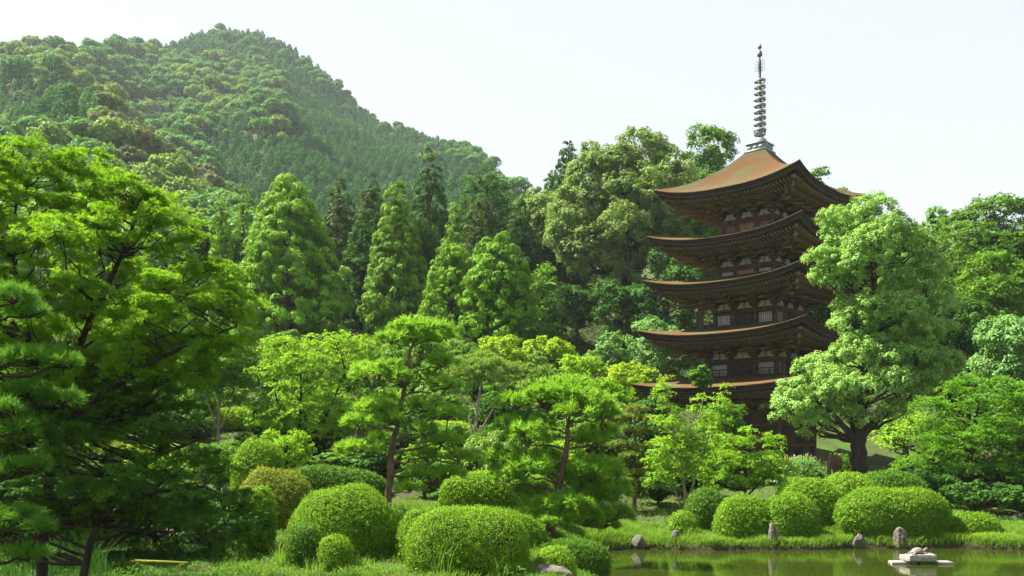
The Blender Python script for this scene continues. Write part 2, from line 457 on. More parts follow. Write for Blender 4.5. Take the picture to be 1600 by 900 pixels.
def build_water():
    v = [[-1.5, 5, 0], [60, 5, 0], [60, 36, 0], [-1.5, 36, 0]]
    o = link_mesh('pond_water', np_mesh('pond_water', v, [[0, 1, 2, 3]], M['water']))
    tag(o, kind='structure')
build_water()

def strip(name, pts, w, mat, lift):
    pts = np.asarray(pts, float)
    t = np.linspace(0, len(pts) - 1, 60)
    c = np.stack([np.interp(t, np.arange(len(pts)), pts[:, k]) for k in (0, 1)], -1)
    d = unit(np.gradient(c, axis=0)); nrm = np.stack([-d[:, 1], d[:, 0]], -1)
    ss = np.linspace(-w / 2, w / 2, 7)
    xy = c[:, None, :] + nrm[:, None, :] * ss[None, :, None]
    z = ground(xy[..., 0], xy[..., 1]) + lift
    v = np.concatenate([xy, z[..., None]], -1).reshape(-1, 3)
    i = np.arange(59)[:, None] * 7; j = np.arange(6)[None, :]
    f = np.stack([i + j, i + j + 1, i + 7 + j + 1, i + 7 + j], -1).reshape(-1, 4)
    o = link_mesh(name, np_mesh(name, v, f, mat, smooth=True))
    tag(o, kind='structure')
strip('path', [(13.5, 50.2), (15.5, 49.9), (17.0, 49.9), (19.0, 50.8)], 1.1, M['path'], .03)

# ------------------------------------------------------------------ foliage
def rdirs(rng, n):
    return unit(rng.normal(size=(n, 3)))

def leaf_quads(rng, c, nrm, L, W, along=None, fold=.12):
    n = len(c)
    if along is None:
        along = rdirs(rng, n)
    t = unit(along - nrm * np.sum(along * nrm, -1, keepdims=True))
    b = np.cross(nrm, t)
    L = (L * rng.uniform(.7, 1.3, n))[:, None]; W = (W * rng.uniform(.75, 1.25, n))[:, None]
    up = nrm * W * fold
    k = rng.uniform(-.12, .12, n)[:, None]
    return np.stack([c - t * L * .5, c + b * W * .5 + t * L * k + up, c + t * L * .5, c - b * W * .5 + t * L * k + up], 1)

def star_quads(rng, c, nrm, L):
    """small palmate leaf: three pointed blades"""
    n = len(c); along = rdirs(rng, n)
    t = unit(along - nrm * np.sum(along * nrm, -1, keepdims=True)); b = np.cross(nrm, t)
    L = (L * rng.uniform(.7, 1.25, n))[:, None]
    out = []
    for a in (-1.05, 0, 1.05):
        d = t * math.cos(a) + b * math.sin(a); s = -t * math.sin(a) + b * math.cos(a)
        l = L * (1.0 if a == 0 else .85)
        out.append(np.stack([c, c + d * l * .5 + s * l * .17, c + d * l - nrm * l * .12, c + d * l * .5 - s * l * .17], 1))
    return np.concatenate(out, 0)

def subclumps(rng, lobes, per, rsub, flat=1.0, top_bias=.25, cull=True):
    """lobes (K,6): centre, radii -> sub clump centres, radii, outward dirs"""
    lobes = np.asarray(lobes, float)
    C, R, D = [], [], []
    area = (lobes[:, 3] * lobes[:, 5]) ** 1.0
    for k, lb in enumerate(lobes):
        n = max(3, int(per * area[k]))
        d = rdirs(rng, n)
        d[:, 2] = np.where((d[:, 2] < -top_bias) & (rng.random(n) < .7), -d[:, 2], d[:, 2])
        p = lb[:3] + d * lb[3:6] * rng.uniform(.72, 1.06, n)[:, None]
        C.append(p); D.append(d)
        R.append(np.full(n, rsub) * rng.uniform(.65, 1.3, n))
    C = np.concatenate(C); D = np.concatenate(D); R = np.concatenate(R)
    if cull and len(lobes) > 1:
        keep = np.ones(len(C), bool)
        for lb in lobes:
            q = (((C - lb[:3]) / (lb[3:6] * .62)) ** 2).sum(-1)
            keep &= q > 1
        C, D, R = C[keep], D[keep], R[keep]
    return C, R, D

def spray_offsets(rng, d, rr, r, Do, K, idx):
    """fan-like sprays: each clump is a few short twigs reaching outwards and drooping at the tip"""
    nt = 5
    tw = unit(rng.normal(size=(K, nt, 3)) * [1, 1, .30] + [0, 0, .05])
    j = rng.integers(0, nt, len(idx))
    ax = unit(tw[idx, j] + .5 * Do * [1, 1, .5])
    ln = r * 1.5 * rng.uniform(.05, 1.0, len(idx)) ** .8
    o = ax * ln[:, None] + d * (r * .30)[:, None] * [1, 1, .55]
    o[:, 2] -= .22 * (ln / r) ** 2 * r
    return o

def foliage(rng, lobes, style, L, per, rsub, nleaf, q, wr=.5, mat=0):
    """adds leaves to Quads q; returns clump centres"""
    C, R, D = subclumps(rng, lobes, per, rsub)
    K = len(C)
    if K == 0: return C
    cr_ = rng.random(K)
    idx = np.repeat(np.arange(K), nleaf)
    n = len(idx)
    d = rdirs(rng, n)
    rr = rng.uniform(.35, 1.0, n) ** .6
    r = R[idx]
    rnd = .55 * cr_[idx] + .45 * rng.random(n)
    if style == 'round':
        d[:, 2] = np.where((d[:, 2] < -.2) & (rng.random(n) < .6), -d[:, 2], d[:, 2])
        p = C[idx] + d * (r * rr)[:, None]
        nrm = unit(d + .5 * D[idx] + np.array([0, 0, .35]) + .38 * rng.normal(size=(n, 3)))
        q.quads(leaf_quads(rng, p, nrm, L, L * wr), mat, rnd)
    elif style == 'layer':
        p = C[idx] + spray_offsets(rng, d, rr, r, D[idx], K, idx)
        nrm = unit(np.array([0, 0, .8]) + .55 * D[idx] * np.array([1, 1, .3]) + .55 * rng.normal(size=(n, 3)))
        q.quads(leaf_quads(rng, p, nrm, L, L * wr), mat, rnd)
    elif style == 'star':
        p = C[idx] + spray_offsets(rng, d, rr, r, D[idx], K, idx)
        nrm = unit(np.array([0, 0, .8]) + .3 * D[idx] + .6 * rng.normal(size=(n, 3)))
        q.quads(star_quads(rng, p, nrm, L), mat, np.tile(rnd, 3))
    elif style == 'spray':
        d = unit(d + .8 * D[idx] + np.array([0, 0, .25]))
        p = C[idx] + d * (r * rr)[:, None] * np.array([1, 1, .85])
        nrm = unit(d + .45 * D[idx] + .36 * rng.normal(size=(n, 3)))
        q.quads(leaf_quads(rng, p, nrm, L * 1.3, L * wr, along=rng.normal(size=(n, 3)) * .6 + [0, 0, 1.]), mat, rnd)
    elif style == 'willow':
        d[:, 2] = np.abs(d[:, 2]) * .6
        p = C[idx] + d * (r * rr)[:, None]
        al = unit(d + np.array([0, 0, .7]) + .4 * rng.normal(size=(n, 3)))
        q.quads(leaf_quads(rng, p, unit(np.cross(al, rdirs(rng, n))), L * 1.4, L * wr * .8, along=al), mat, rnd)
    return C

def limbs(rng, q, trunk, rad, targets, r0=.3, thin=.012, sides=5, m=0, sag=.12, low=0.0, slope=.55):
    """limb from the trunk polyline to each target"""
    trunk = np.asarray(trunk, float); rad = np.asarray(rad, float)
    t = np.linspace(0, len(trunk) - 1, 40)
    tp = np.stack([np.interp(t, np.arange(len(trunk)), trunk[:, k]) for k in range(3)], -1)
    tr = np.interp(t, np.arange(len(trunk)), rad)
    for g in np.asarray(targets, float):
        hd = np.linalg.norm(tp[:, :2] - g[:2], axis=-1)
        want = g[2] - slope * hd
        ok = (tp[:, 2] > low)
        i = int(np.argmin(np.abs(tp[:, 2] - want) + np.where(ok, 0, 1e3)))
        a = tp[i]; L = np.linalg.norm(g - a)
        if L < .15: continue
        u = np.linspace(0, 1, 7)[:, None]
        pts = a + (g - a) * u
        pts[:, 2] += -sag * L * np.sin(u[:, 0] * math.pi) * .6
        wob = rng.normal(size=(7, 3)) * L * .03; wob[0] = 0; wob[-1] = 0
        pts = pts + wob
        ra = max(thin, min(tr[i] * .55, r0 * L * .12 + thin))
        q.tube(pts, np.linspace(ra, thin * .6, 7), sides, m, cap=False)

def proj_lobes(lst, Y, base):
    """lobes given as (px, py, rx, ry, dY, depth radius factor)"""
    out = []
    for l in lst:
        px, py, rx, ry, dY = l[:5]
        y = Y + dY; s = y / F
        rd = l[5] if len(l) > 5 else .9
        c = P(px, py, y) - base
        out.append([c[0], c[1], c[2], rx * s, rx * s * rd, ry * s])
    return np.array(out)

def in_poly(x, y, poly):
    poly = np.asarray(poly, float); n = len(poly); c = np.zeros(len(x), bool); j = n - 1
    for i in range(n):
        xi, yi = poly[i]; xj, yj = poly[j]
        cond = ((yi > y) != (yj > y)) & (x < (xj - xi) * (y - yi) / (yj - yi + 1e-9) + xi)
        c ^= cond; j = i
    return c

def poly_dist(x, y, poly):
    poly = np.asarray(poly, float); d = np.full(len(x), 1e9)
    for i in range(len(poly)):
        a = poly[i - 1]; b = poly[i]; ab = b - a
        t = np.clip(((x - a[0]) * ab[0] + (y - a[1]) * ab[1]) / (ab @ ab + 1e-9), 0, 1)
        d = np.minimum(d, np.hypot(x - a[0] - t * ab[0], y - a[1] - t * ab[1]))
    return d

def outline_lobes(rng, poly, n, r0, r1, Y, base, kd=1.0, dmax=90, flat=.7):
    """fill the crown whose silhouette is poly (pixels at depth Y) with lobes through its depth"""
    poly = np.asarray(poly, float); lo, hi = poly.min(0), poly.max(0)
    out = []; tries = 0
    while len(out) < n and tries < 400:
        tries += 1
        x = rng.uniform(lo[0], hi[0], 60); y = rng.uniform(lo[1], hi[1], 60)
        ok = in_poly(x, y, poly); x, y = x[ok], y[ok]
        if len(x) == 0: continue
        d = poly_dist(x, y, poly)
        for xx, yy, dd in zip(x, y, d):
            r = rng.uniform(r0, r1)
            if dd < r * .55: continue
            dep = rng.uniform(-1, 1) * min(dd * kd, dmax) * Y / F
            out.append((xx, yy, r, r * flat, dep))
            if len(out) >= n: break
    return proj_lobes(out, Y, base)

def make_tree(name, base, label, crown_q, trunk_q, leafm, barkm, cat='tree', group=None, rz=0):
    t = thing(name, base, label, cat, group, rz)
    c = link_mesh('crown', crown_q.mesh(name + '_crown', leafm), t)
    k = link_mesh('trunk', trunk_q.mesh(name + '_trunk', barkm, smooth=True), t)
    return t

# ---- automatic crowns, in metres, base at the origin
def auto_broad(seed, h, w, leafm, barkm, Y, style='round', cb=.12, dens=1.0, lobn=14, flat=.75, wr=.55, lpx=5.5):
    rng = np.random.default_rng(seed)
    L = lpx * Y / F
    cz = h * (1 + cb) / 2; rz_ = h * (1 - cb) / 2; rx = w / 2
    lr = min(rx, rz_) * .42
    lobes = []
    d = rdirs(rng, lobn); d[:, 2] = d[:, 2] * .9 + .12
    for k in range(lobn):
        s = rng.uniform(.85, 1.2)
        r = lr * s
        lobes.append([d[k, 0] * (rx - r) * .98, d[k, 1] * (rx - r) * .98, cz + d[k, 2] * (rz_ - r * flat), r, r, r * flat])
    lobes.append([0, 0, cz, rx * .6, rx * .6, rz_ * .6])
    lobes = np.array(lobes)
    rsub = lr * .36
    area = sum(l[3] * l[5] for l in lobes)
    nsub_per = 7.0 / (rsub * rsub) * .55
    nleaf = max(10, int(DENS * dens * 3.6 * rsub * rsub / (L * L * wr * .5) * .5))
    q = Quads()
    C = foliage(rng, lobes, style, L, nsub_per, rsub, nleaf, q, wr)
    tq = Quads()
    tr = np.array([[0, 0, -.4], [rng.normal() * .03 * h, rng.normal() * .03 * h, h * .35], [rng.normal() * .03 * h, 0, h * .8]])
    rd = [h * .028 + .05, h * .02 + .03, .03]
    tq.tube(tr, rd, 8)
    limbs(rng, tq, tr, rd, lobes[:, :3], low=h * .12)
    if len(C) > 60: limbs(rng, tq, tr, rd, C[rng.choice(len(C), 40, replace=False)], sides=4, low=h * .2)
    return q, tq

def auto_conifer(seed, h, w, Y, style='spray', cb=.03, pw=.8, dens=1.0, lump=1.0, lpx=5.0, wr=.42, droop=0.0):
    rng = np.random.default_rng(seed)
    L = lpx * Y / F
    lobes = []
    rl = w * .15 * lump
    z = h * cb + rl
    while z < h - rl * .6:
        u = (z - h * cb) / (h * (1 - cb))
        R = w / 2 * ((1 - u) ** pw) * (1 - .25 * max(0, .16 - u) / .16)
        r = rl * (.55 + .6 * (1 - u))
        n = max(1, int(2 * math.pi * max(R - r, .01) / (r * 1.25)))
        a0 = rng.uniform(0, 6.3)
        for k in range(n):
            a = a0 + 2 * math.pi * k / n + rng.normal() * .2
            rr = max(0, R - r * .8) * rng.uniform(.90, 1.05)
            lobes.append([rr * math.cos(a), rr * math.sin(a), z + rng.normal() * r * .35 - droop * rr, r * rng.uniform(.85, 1.25), r, r * .85])
        z += r * 1.15
    lobes.append([0, 0, h - rl * .55, rl * .4, rl * .4, rl * .6])
    lobes = np.array(lobes)
    rsub = rl * .42
    q = Quads()
    nleaf = max(8, int(DENS * dens * 3.4 * rsub * rsub / (L * L * 1.25 * wr * .5) * .5))
    foliage(rng, lobes, style, L, 3.2 / (rsub * rsub), rsub, nleaf, q, wr)
    tq = Quads()
    tr = np.array([[0, 0, -.5], [0, 0, h * .5], [0, 0, h * .95]]); rd = [h * .02 + .08, h * .012 + .04, .03]
    tq.tube(tr, rd, 8)
    limbs(rng, tq, tr, rd, lobes[::2, :3], sides=4, thin=.02)
    return q, tq

PROTO = {}
def place_auto(kind, px, top, wpx, Y, label, leaf, bark='bark', seed=None, name=None, group=None, key=None, rz=0.0, **kw):
    x = (px - 800.) * Y / F
    g = float(ground(x, Y))
    base = np.array([x, Y, g])
    h = CAMZ + (HZ - top) * Y / F - g
    w = wpx * Y / F
    seed = seed if seed is not None else int(px * 7 + top)
    if kind == 'conifer': q, tq = auto_conifer(seed, h, w, Y, **kw)
    else: q, tq = auto_broad(seed, h, w, None, None, Y, **kw)
    return make_tree(name or 'tree', base, label, q, tq, M[leaf], M[bark], group=group, rz=rz)

# ================================================================== PAGODA
def build_pagoda():
    X0, Y0, PHI = 18.45, 71.5, -math.radians(41.0)
    G = 1.95
    root = thing('pagoda', (X0, Y0, 0), 'tall dark timber five-storey pagoda with upturned orange-brown bark roofs and a green metal spire', 'pagoda', rz=PHI)
    E = [7.75, 11.5, 15.15, 18.35, 21.8]
    U = [.50, .70, .75, .80, .80]
    W = [6.75, 6.46, 6.17, 5.93, 5.63]
    Bd = [2.95, 2.70, 2.42, 2.20, 2.0]
    BOT = [2.6] + [E[k - 1] + .72 for k in range(1, 5)]
    PL = [E[k] - 1.62 for k in range(5)]
    rot = lambda v, a: np.asarray(v) @ np.array([[math.cos(a), math.sin(a), 0], [-math.sin(a), math.cos(a), 0], [0, 0, 1]])
    lift = lambda u, k: U[k] * np.abs(u) ** 2.6
    def part(name, q, mats, parent=root, smooth=False):
        return link_mesh(name, q.mesh(name, mats, smooth), parent)
    # stone platform
    q = Quads(); q.box((0, 0, (G - .5 + 2.45) / 2), (8.4, 8.4, 2.45 - G + .5)); q.box((0, 0, 2.52), (8.7, 8.7, .16))
    part('stone_base', q, M['stone'])
    for k in range(5):
        e, w, b = E[k], W[k], Bd[k]
        top = k == 4
        wt = .80 if top else Bd[k + 1] - .05
        rise = 3.65 if top else 1.05
        nu, nv = 41, 15
        u = np.linspace(-1, 1, nu); v = np.linspace(0, 1, nv)
        # ---------------- roof covering
        q = Quads()
        Ug, Vg = np.meshgrid(u, v, indexing='ij')
        ww = w + (wt - w) * Vg
        prof = (.42 * Vg + .58 * Vg ** 2) if top else (.75 * Vg + .25 * Vg ** 2)
        z = e + rise * prof + lift(Ug, k) * (1 - Vg) ** 1.6
        bow = 1 + .018 * np.abs(Ug) ** 4 * (1 - Vg)
        surf = np.stack([Ug * ww * bow, -ww * bow, z], -1)
        i = np.arange(nu - 1)[:, None] * nv; j = np.arange(nv - 1)[None, :]
        fc = np.stack([i + j, i + nv + j, i + nv + j + 1, i + j + 1], -1).reshape(-1, 4)
        for s in range(4): q.add(rot(surf.reshape(-1, 3), s * math.pi / 2), fc, 0)
        roof = part('roof', q, M['roof'], smooth=True)
        # hip ridges are only a soft fold; eave edge in layers
        q = Quads()
        def ring(inset, dz):
            wi = w - inset
            return np.stack([u * wi * (1 + .018 * np.abs(u) ** 4), np.full(nu, -1.) * wi * (1 + .018 * np.abs(u) ** 4), e + lift(u, k) + dz], -1)
        prof_e = [(0, 0, 0), (0.0, -.05, 0), (.05, -.10, 1), (.16, -.30, 1), (.17, -.301, 2), (.22, -.31, 2), (.24, -.40, 2), (.34, -.41, 1), (.36, -.50, 1), (1.0, -.42, 1)]
        for s in range(4):
            for a in range(len(prof_e) - 1):
                r0 = ring(prof_e[a][0], prof_e[a][1] + .0); r1 = ring(prof_e[a + 1][0], prof_e[a + 1][1])
                vv = np.concatenate([r0, r1]); ii = np.arange(nu - 1)
                q.add(rot(vv, s * math.pi / 2), np.stack([ii, ii + nu, ii + nu + 1, ii + 1], -1), prof_e[a + 1][2])
        part('eave_edge', q, [M['roof'], M['roof_edge'], M['wood']], roof, smooth=False)
        # soffit boards
        q = Quads()
        sof = []
        for (inset, dz) in ((.38, -.47), (1.25, -.42), (1.27, -.52), (2.3, -.52 - .10), (w - b - .9, -.75), (w - b + .03, -.62)):
            wi = w - inset
            fade = max(0.0, 1 - inset / (w - b)) ** 1.2
            sof.append(np.stack([u * wi, np.full(nu, -wi), e + lift(u, k) * fade + dz], -1))
        for s in range(4):
            for a in range(len(sof) - 1):
                vv = np.concatenate([sof[a], sof[a + 1]]); ii = np.arange(nu - 1)
                q.add(rot(vv, s * math.pi / 2), np.stack([ii, ii + nu, ii + nu + 1, ii + 1], -1), 0)
        part('soffit', q, M['wood'], roof)
        # rafters: two tiers
        q = Quads()
        nr = int(2 * (w - .5) / .26)
        for s in range(4):
            for r in range(nr + 1):
                x = -(w - .5) + r * (2 * (w - .5) / nr)
                uu = x / w
                for (o, inn, dz, wd, hh) in ((.42, 1.9, -.56, .085, .11), (1.22, w - b - .6, -.66, .10, .13)):
                    yo = -(w - o); yi = -max(abs(x) + .05, w - inn)
                    if abs(x) > w - o - .1 or yi - yo < .12: continue
                    za = e + lift(uu, k) * max(0, 1 - o / (w - b)) ** 1.2 + dz + (.02 if o < 1 else 0)
                    fi = max(0, 1 - (w + yi) / (w - b)) ** 1.2
                    zb = e + lift(uu, k) * fi + dz - .03
                    pa, pb = rot(np.array([[x, yo, za], [x, yi, zb]]), s * math.pi / 2)
                    q.beam(pa, pb, wd, hh, 0)
                    d = unit(pa - pb)
                    q.beam(pa + d * .002, pa + d * .012, wd * .95, hh * .9, 1)
        part('rafters', q, [M['wood_light'], M['wood_end']], roof)
        # corner beams and bells
        for s in range(4):
            a = s * math.pi / 2
            q = Quads()
            o = w - .75
            zc = e + lift(1., k) * .75 - .66
            pa, pb = rot(np.array([[o, -o, zc + .04], [b, -b, e - .98]]), a)
            q.beam(pa, pb, .22, .26, 0)
            pa2 = rot(np.array([[o + .16, -o - .16, zc + .08]]), a)[0]
            q.beam(pa, pa2, .18, .20, 1)
            part('corner_beam', q, [M['wood'], M['wood_end']], roof)
            bp = rot(np.array([[o - .02, -o + .02, zc - .1]]), a)[0]
            q = Quads()
            q.tube([bp, bp - [0, 0, .18]], [.018, .018], 6)
            q.lathe([(.02, -.16), (.06, -.19), (.085, -.26), (.10, -.38), (.125, -.50), (.11, -.50), (.08, -.38), (.02, -.3)], 12, bp)
            q.tube([bp - [0, 0, .5], bp - [0, 0, .70]], [.012, .012], 4)
            q.add(bp + np.array([[-.06, 0, -.68], [.06, 0, -.68], [.09, 0, -.84], [-.09, 0, -.84]]), [[0, 1, 2, 3]])
            q.add(bp + np.array([[0, -.06, -.68], [0, .06, -.68], [0, .09, -.84], [0, -.09, -.84]]), [[0, 1, 2, 3]])
            part('wind_bell', q, M['patina_dark'], roof, smooth=False)
        # ---------------- body
        z0, z1 = BOT[k], PL[k]
        q = Quads(); q.box((0, 0, (z0 - .45 + e - .6) / 2 if k else (z0 + e - .6) / 2), (2 * b - .16, 2 * b - .16, (e - .6) - (z0 - .45 if k else z0)))
        part('wall', q, M['wood_grey'] if k else M['wood'])
        q = Quads()
        for s in range(4):
            for (zz, hh, ex) in ((z0 + .10, .22, .10), (z1 - .16, .16, .08), (z1 + .02, .18, .14)):
                pa, pb = rot(np.array([[-b - ex, -b - .001, zz], [b + ex, -b - .001, zz]]), s * math.pi / 2)
                q.beam(pa, pb, .16 + ex + (.004 if s % 2 else 0), hh + (.004 if s % 2 else 0), 0)
            if k == 0:
                for zz in (z0 + 1.1, z1 - .95):
                    pa, pb = rot(np.array([[-b - .05, -b - .001, zz], [b + .05, -b - .001, zz]]), s * math.pi / 2)
                    q.beam(pa, pb, .22 + (.004 if s % 2 else 0), .2, 0)
        part('wall_beams', q, M['wood'])
        xs = [-b + .02, -b * .36, b * .36, b - .02]
        done = set()
        for s in range(4):
            for x in xs[:3]:
                c = rot(np.array([[x, -b + .02, 0]]), s * math.pi / 2)[0]
                q = Quads(); q.tube([[c[0], c[1], z0 - .02], [c[0], c[1], z1]], [.15 if k else .19] * 2, 12)
                part('post', q, M['wood'], smooth=True)
        # windows and doors
        for s in range(4):
            for sg in (-1, 1):
                x0 = sg * b * .68; ww_ = b * .46; zc = (z0 + .21 + z1 - .24) / 2; hh = (z1 - .24) - (z0 + .21)
                if k == 0: zc = z1 - 1.75; hh = 1.3
                q = Quads()
                for (aa, bb, w_, h_) in (((x0 - ww_ / 2, zc + hh / 2), (x0 + ww_ / 2, zc + hh / 2), .07, .07), ((x0 - ww_ / 2, zc - hh / 2), (x0 + ww_ / 2, zc - hh / 2), .07, .07)):
                    pa, pb = rot(np.array([[aa[0], -b - .0, aa[1]], [bb[0], -b - .0, bb[1]]]), s * math.pi / 2); q.beam(pa, pb, .1, h_)
                for xx in np.linspace(x0 - ww_ / 2, x0 + ww_ / 2, 9):
                    pa, pb = rot(np.array([[xx, -b + .01, zc - hh / 2], [xx, -b + .01, zc + hh / 2]]), s * math.pi / 2)
                    q.tube([pa, pb], [.016 if abs(abs(xx - x0) - ww_ / 2) > .02 else .04] * 2, 4)
                wn_ = part('window', q, M['wood'])
                q = Quads(); pc = rot(np.array([[x0, -b + .055, zc]]), s * math.pi / 2)[0]
                q.box(pc, (ww_, .03, hh) if s % 2 == 0 else (.03, ww_, hh))
                pm = M['pane_red'] if (k == 4) else M['pane']
                part('pane', q, pm if k else M['wood'], wn_)
            # double door
            for sg in (-1, 1):
                q = Quads(); zc = (z0 + .21 + z1 - .24) / 2; hh = (z1 - .24) - (z0 + .21); dw = b * .29
                pc = rot(np.array([[sg * dw / 2 * 1.02, -b + .03, zc]]), s * math.pi / 2)[0]
                q.box(pc, (dw, .07, hh) if s % 2 == 0 else (.07, dw, hh))
                for xx in np.linspace(-.4, .4, 4):
                    pa, pb = rot(np.array([[sg * dw / 2 + xx * dw, -b - .012, zc - hh / 2 + .03], [sg * dw / 2 + xx * dw, -b - .012, zc + hh / 2 - .03]]), s * math.pi / 2)
                    q.beam(pa, pb, .03, .03)
                part('door', q, M['pane_red'] if (k in (3, 4)) else M['wood_grey'])
        # plaster strips with strut between bracket sets
        zp = z1 + .115
        for s in range(4):
            for xa in (-b * .68, 0, b * .68):
                for sg in (-1, 1):
                    q = Quads(); hw = b * .125; cx = xa + sg * b * .135; zt = zp + .42
                    o = -b - .02
                    shp = [(-hw, 0), (hw, 0), (hw * .55, .2), (hw * .5, .42), (-hw * .5, .42), (-hw * .55, .2)] if False else None
                    a_ = sg
                    pts = np.array([[cx - a_ * hw, o, zp], [cx + a_ * hw, o, zp], [cx + a_ * hw * .35, o, zp + .16], [cx + a_ * hw * .05, o, zt], [cx - a_ * hw, o, zt]])
                    fr = rot(pts, s * math.pi / 2); bk = rot(pts + [0, .05, 0], s * math.pi / 2)
                    vv = np.concatenate([fr, bk])
                    q.add(vv, [[0, 1, 2, 2], [0, 2, 3, 4]][1:] + [[0, 1, 6, 5], [1, 2, 7, 6], [2, 3, 8, 7], [3, 4, 9, 8], [4, 0, 5, 9]], 0)
                    q.add(fr[[0, 1, 2]].tolist() + [((fr[0] + fr[2]) / 2).tolist()], [[0, 1, 2, 3]], 0)
                    part('plaster_panel', q, M['plaster'])
        # bracket sets
        zb = z1 + .11
        reach = (w - b) * .52
        def bracket(x, s, diag=False):
            q = Quads()
            n = 3
            H = (e - .80) - zb
            for st in range(n + 1):
                off = reach * st / n; zz = zb + .14 + H * (.06 + .80 * st / n)
                dirv = np.array([0, -1., 0]) if not diag else np.array([1., -1., 0]) / 1.0
                org = np.array([x, -b, 0]) if not diag else np.array([b, -b, 0.])
                c = org + dirv * off + [0, 0, zz]
                # arm outwards
                L = [org + [0, 0, zz], c + dirv * .16]
                pa, pb = rot(np.array(L), s * math.pi / 2)
                if np.linalg.norm(pa - pb) > .05: q.beam(pa, pb, .12, .13)
                # cross arm with bearing blocks
                if not diag:
                    for hw in ((.30, .16) if st < n else (.34, .18)):
                        pass
                    hw = min(.36, b * .17) + .02 * st
                    pa, pb = rot(np.array([c + [-hw, 0, .02], c + [hw, 0, .02]]), s * math.pi / 2); q.beam(pa, pb, .11, .12)
                    for t in (-hw * .85, 0, hw * .85):
                        pc = rot(np.array([c + [t, 0, .14]]), s * math.pi / 2)[0]; q.box(pc, (.16, .16, .11))
                else:
                    pc = rot(np.array([c + [0, 0, .14]]), s * math.pi / 2)[0]; q.box(pc, (.17, .17, .12), math.pi / 4)
            # tail rafter
            a0 = org + dirv * reach * .25 + [0, 0, e - .80]; a1 = org + dirv * (reach + .45) + [0, 0, e - 1.22]
            pa, pb = rot(np.array([a0, a1]), s * math.pi / 2); q.beam(pa, pb, .12, .15)
            part('bracket', q, M['wood_light'])
        for s in range(4):
            for x in xs: bracket(x, s)
            bracket(0, s, True)
        # through-beams (purlins) carried by the brackets
        q = Quads()
        for s in range(4):
            for st in (1, 2, 3):
                off = reach * st / 3; zz = zb + .14 + ((e - .80) - zb) * (.06 + .80 * st / 3) + .245
                hw = b + off + .25
                pa, pb = rot(np.array([[-hw, -b - off, zz], [hw, -b - off, zz]]), s * math.pi / 2); q.beam(pa, pb, .11, .10 + (.004 if s % 2 else 0))
        part('purlins', q, M['wood_light'])
        # balcony of the second storey
        if k == 1:
            bw = 3.5; zf = z0 + .08
            q = Quads()
            q.box((0, 0, zf), (2 * bw, 2 * bw, .10))
            for s in range(4):
                pa, pb = rot(np.array([[-bw, -bw + .1, zf - .14], [bw, -bw + .1, zf - .14]]), s * math.pi / 2); q.beam(pa, pb, .14, .18 + (.004 if s % 2 else 0))
            bal = part('balcony', q, M['wood_grey'])
            for s in range(4):
                q = Quads()
                for zz, r_ in ((.60, .045), (.38, .03), (.16, .03)):
                    pa, pb = rot(np.array([[-bw - .02, -bw + .08, zf + zz], [bw + .02, -bw + .08, zf + zz]]), s * math.pi / 2); q.beam(pa, pb, r_ * 1.6, r_ * 1.8 + (.003 if s % 2 else 0))
                for xx in np.linspace(-bw + .08, bw - .08, 8)[1:-1]:
                    pa, pb = rot(np.array([[xx, -bw + .08, zf]]+[[xx, -bw + .08, zf + .60]]), s * math.pi / 2); q.beam(pa, pb, .06, .06)
                part('railing', q, M['wood_grey'], bal)
                q = Quads(); c = rot(np.array([[-bw + .08, -bw + .08, zf]]), s * math.pi / 2)[0]
                q.lathe([(.075, 0), (.075, .78), (.10, .80), (.10, .86), (.06, .90), (.09, .98), (.085, 1.06), (.02, 1.18), (.0, 1.2)], 10, c)
                part('finial_post', q, M['wood_grey'], bal, smooth=True)
    # ---------------- spire
    q = Quads(); zb = 25.42
    q.box((0, 0, zb + .06), (1.72, 1.72, .14)); q.box((0, 0, zb + .36), (1.42, 1.42, .48)); q.box((0, 0, zb + .64), (1.56, 1.56, .10))
    for s in range(4):
        for xx in (-.45, 0, .45):
            pc = rot(np.array([[xx, -.715, zb + .36]]), s * math.pi / 2)[0]; q.box(pc, (.36, .03, .30) if s % 2 == 0 else (.03, .36, .30))
    sp = part('spire', q, M['patina'])
    zz = zb + .69
    q = Quads(); q.lathe([(.56, zz), (.55, zz + .16), (.46, zz + .34), (.30, zz + .46), (.14, zz + .50)], 20)
    part('inverted_bowl', q, M['patina'], sp, smooth=True)
    q = Quads()
    for t in range(8):
        a = t * math.pi / 4
        pr = [(.16, .50), (.30, .56), (.42, .70), (.44, .80)]
        for i_ in range(3):
            c0, c1 = pr[i_], pr[i_ + 1]; da = .30
            vv = [[c[0] * math.cos(a + s_ * da), c[0] * math.sin(a + s_ * da), zz + c[1]] for c in (c0, c1) for s_ in (-1, 1)]
            q.add(vv, [[0, 1, 3, 2]])
    q.lathe([(.40, zz + .78), (.45, zz + .80), (.45, zz + .85), (.40, zz + .86)], 16)
    part('petal_tier', q, M['patina'], sp)
    q = Quads(); q.tube([[0, 0, zz + .4], [0, 0, 31.4], [0, 0, 33.2]], [.12, .10, .04], 10)
    part('shaft', q, M['patina_dark'], sp, smooth=True)
    for r in range(9):
        z_ = 27.15 + r * .46; ro = .47 - r * .006
        q = Quads()
        q.lathe([(ro, z_ - .075), (ro + .012, z_ + .075), (ro - .045, z_ + .075), (ro - .06, z_ - .075), (ro, z_ - .075)], 24)
        for t in range(4):
            a = t * math.pi / 2 + .3
            q.beam([.06 * math.cos(a), .06 * math.sin(a), z_], [(ro - .03) * math.cos(a), (ro - .03) * math.sin(a), z_], .04, .09)
            a += math.pi / 4
            bx = [(ro + .0) * math.cos(a), (ro + .0) * math.sin(a), z_ - .14]
            q.tube([bx, [bx[0], bx[1], bx[2] - .06]], [.02, .03], 6)
        q.lathe([(.13, z_ - .12), (.15, z_ + .12)], 12)
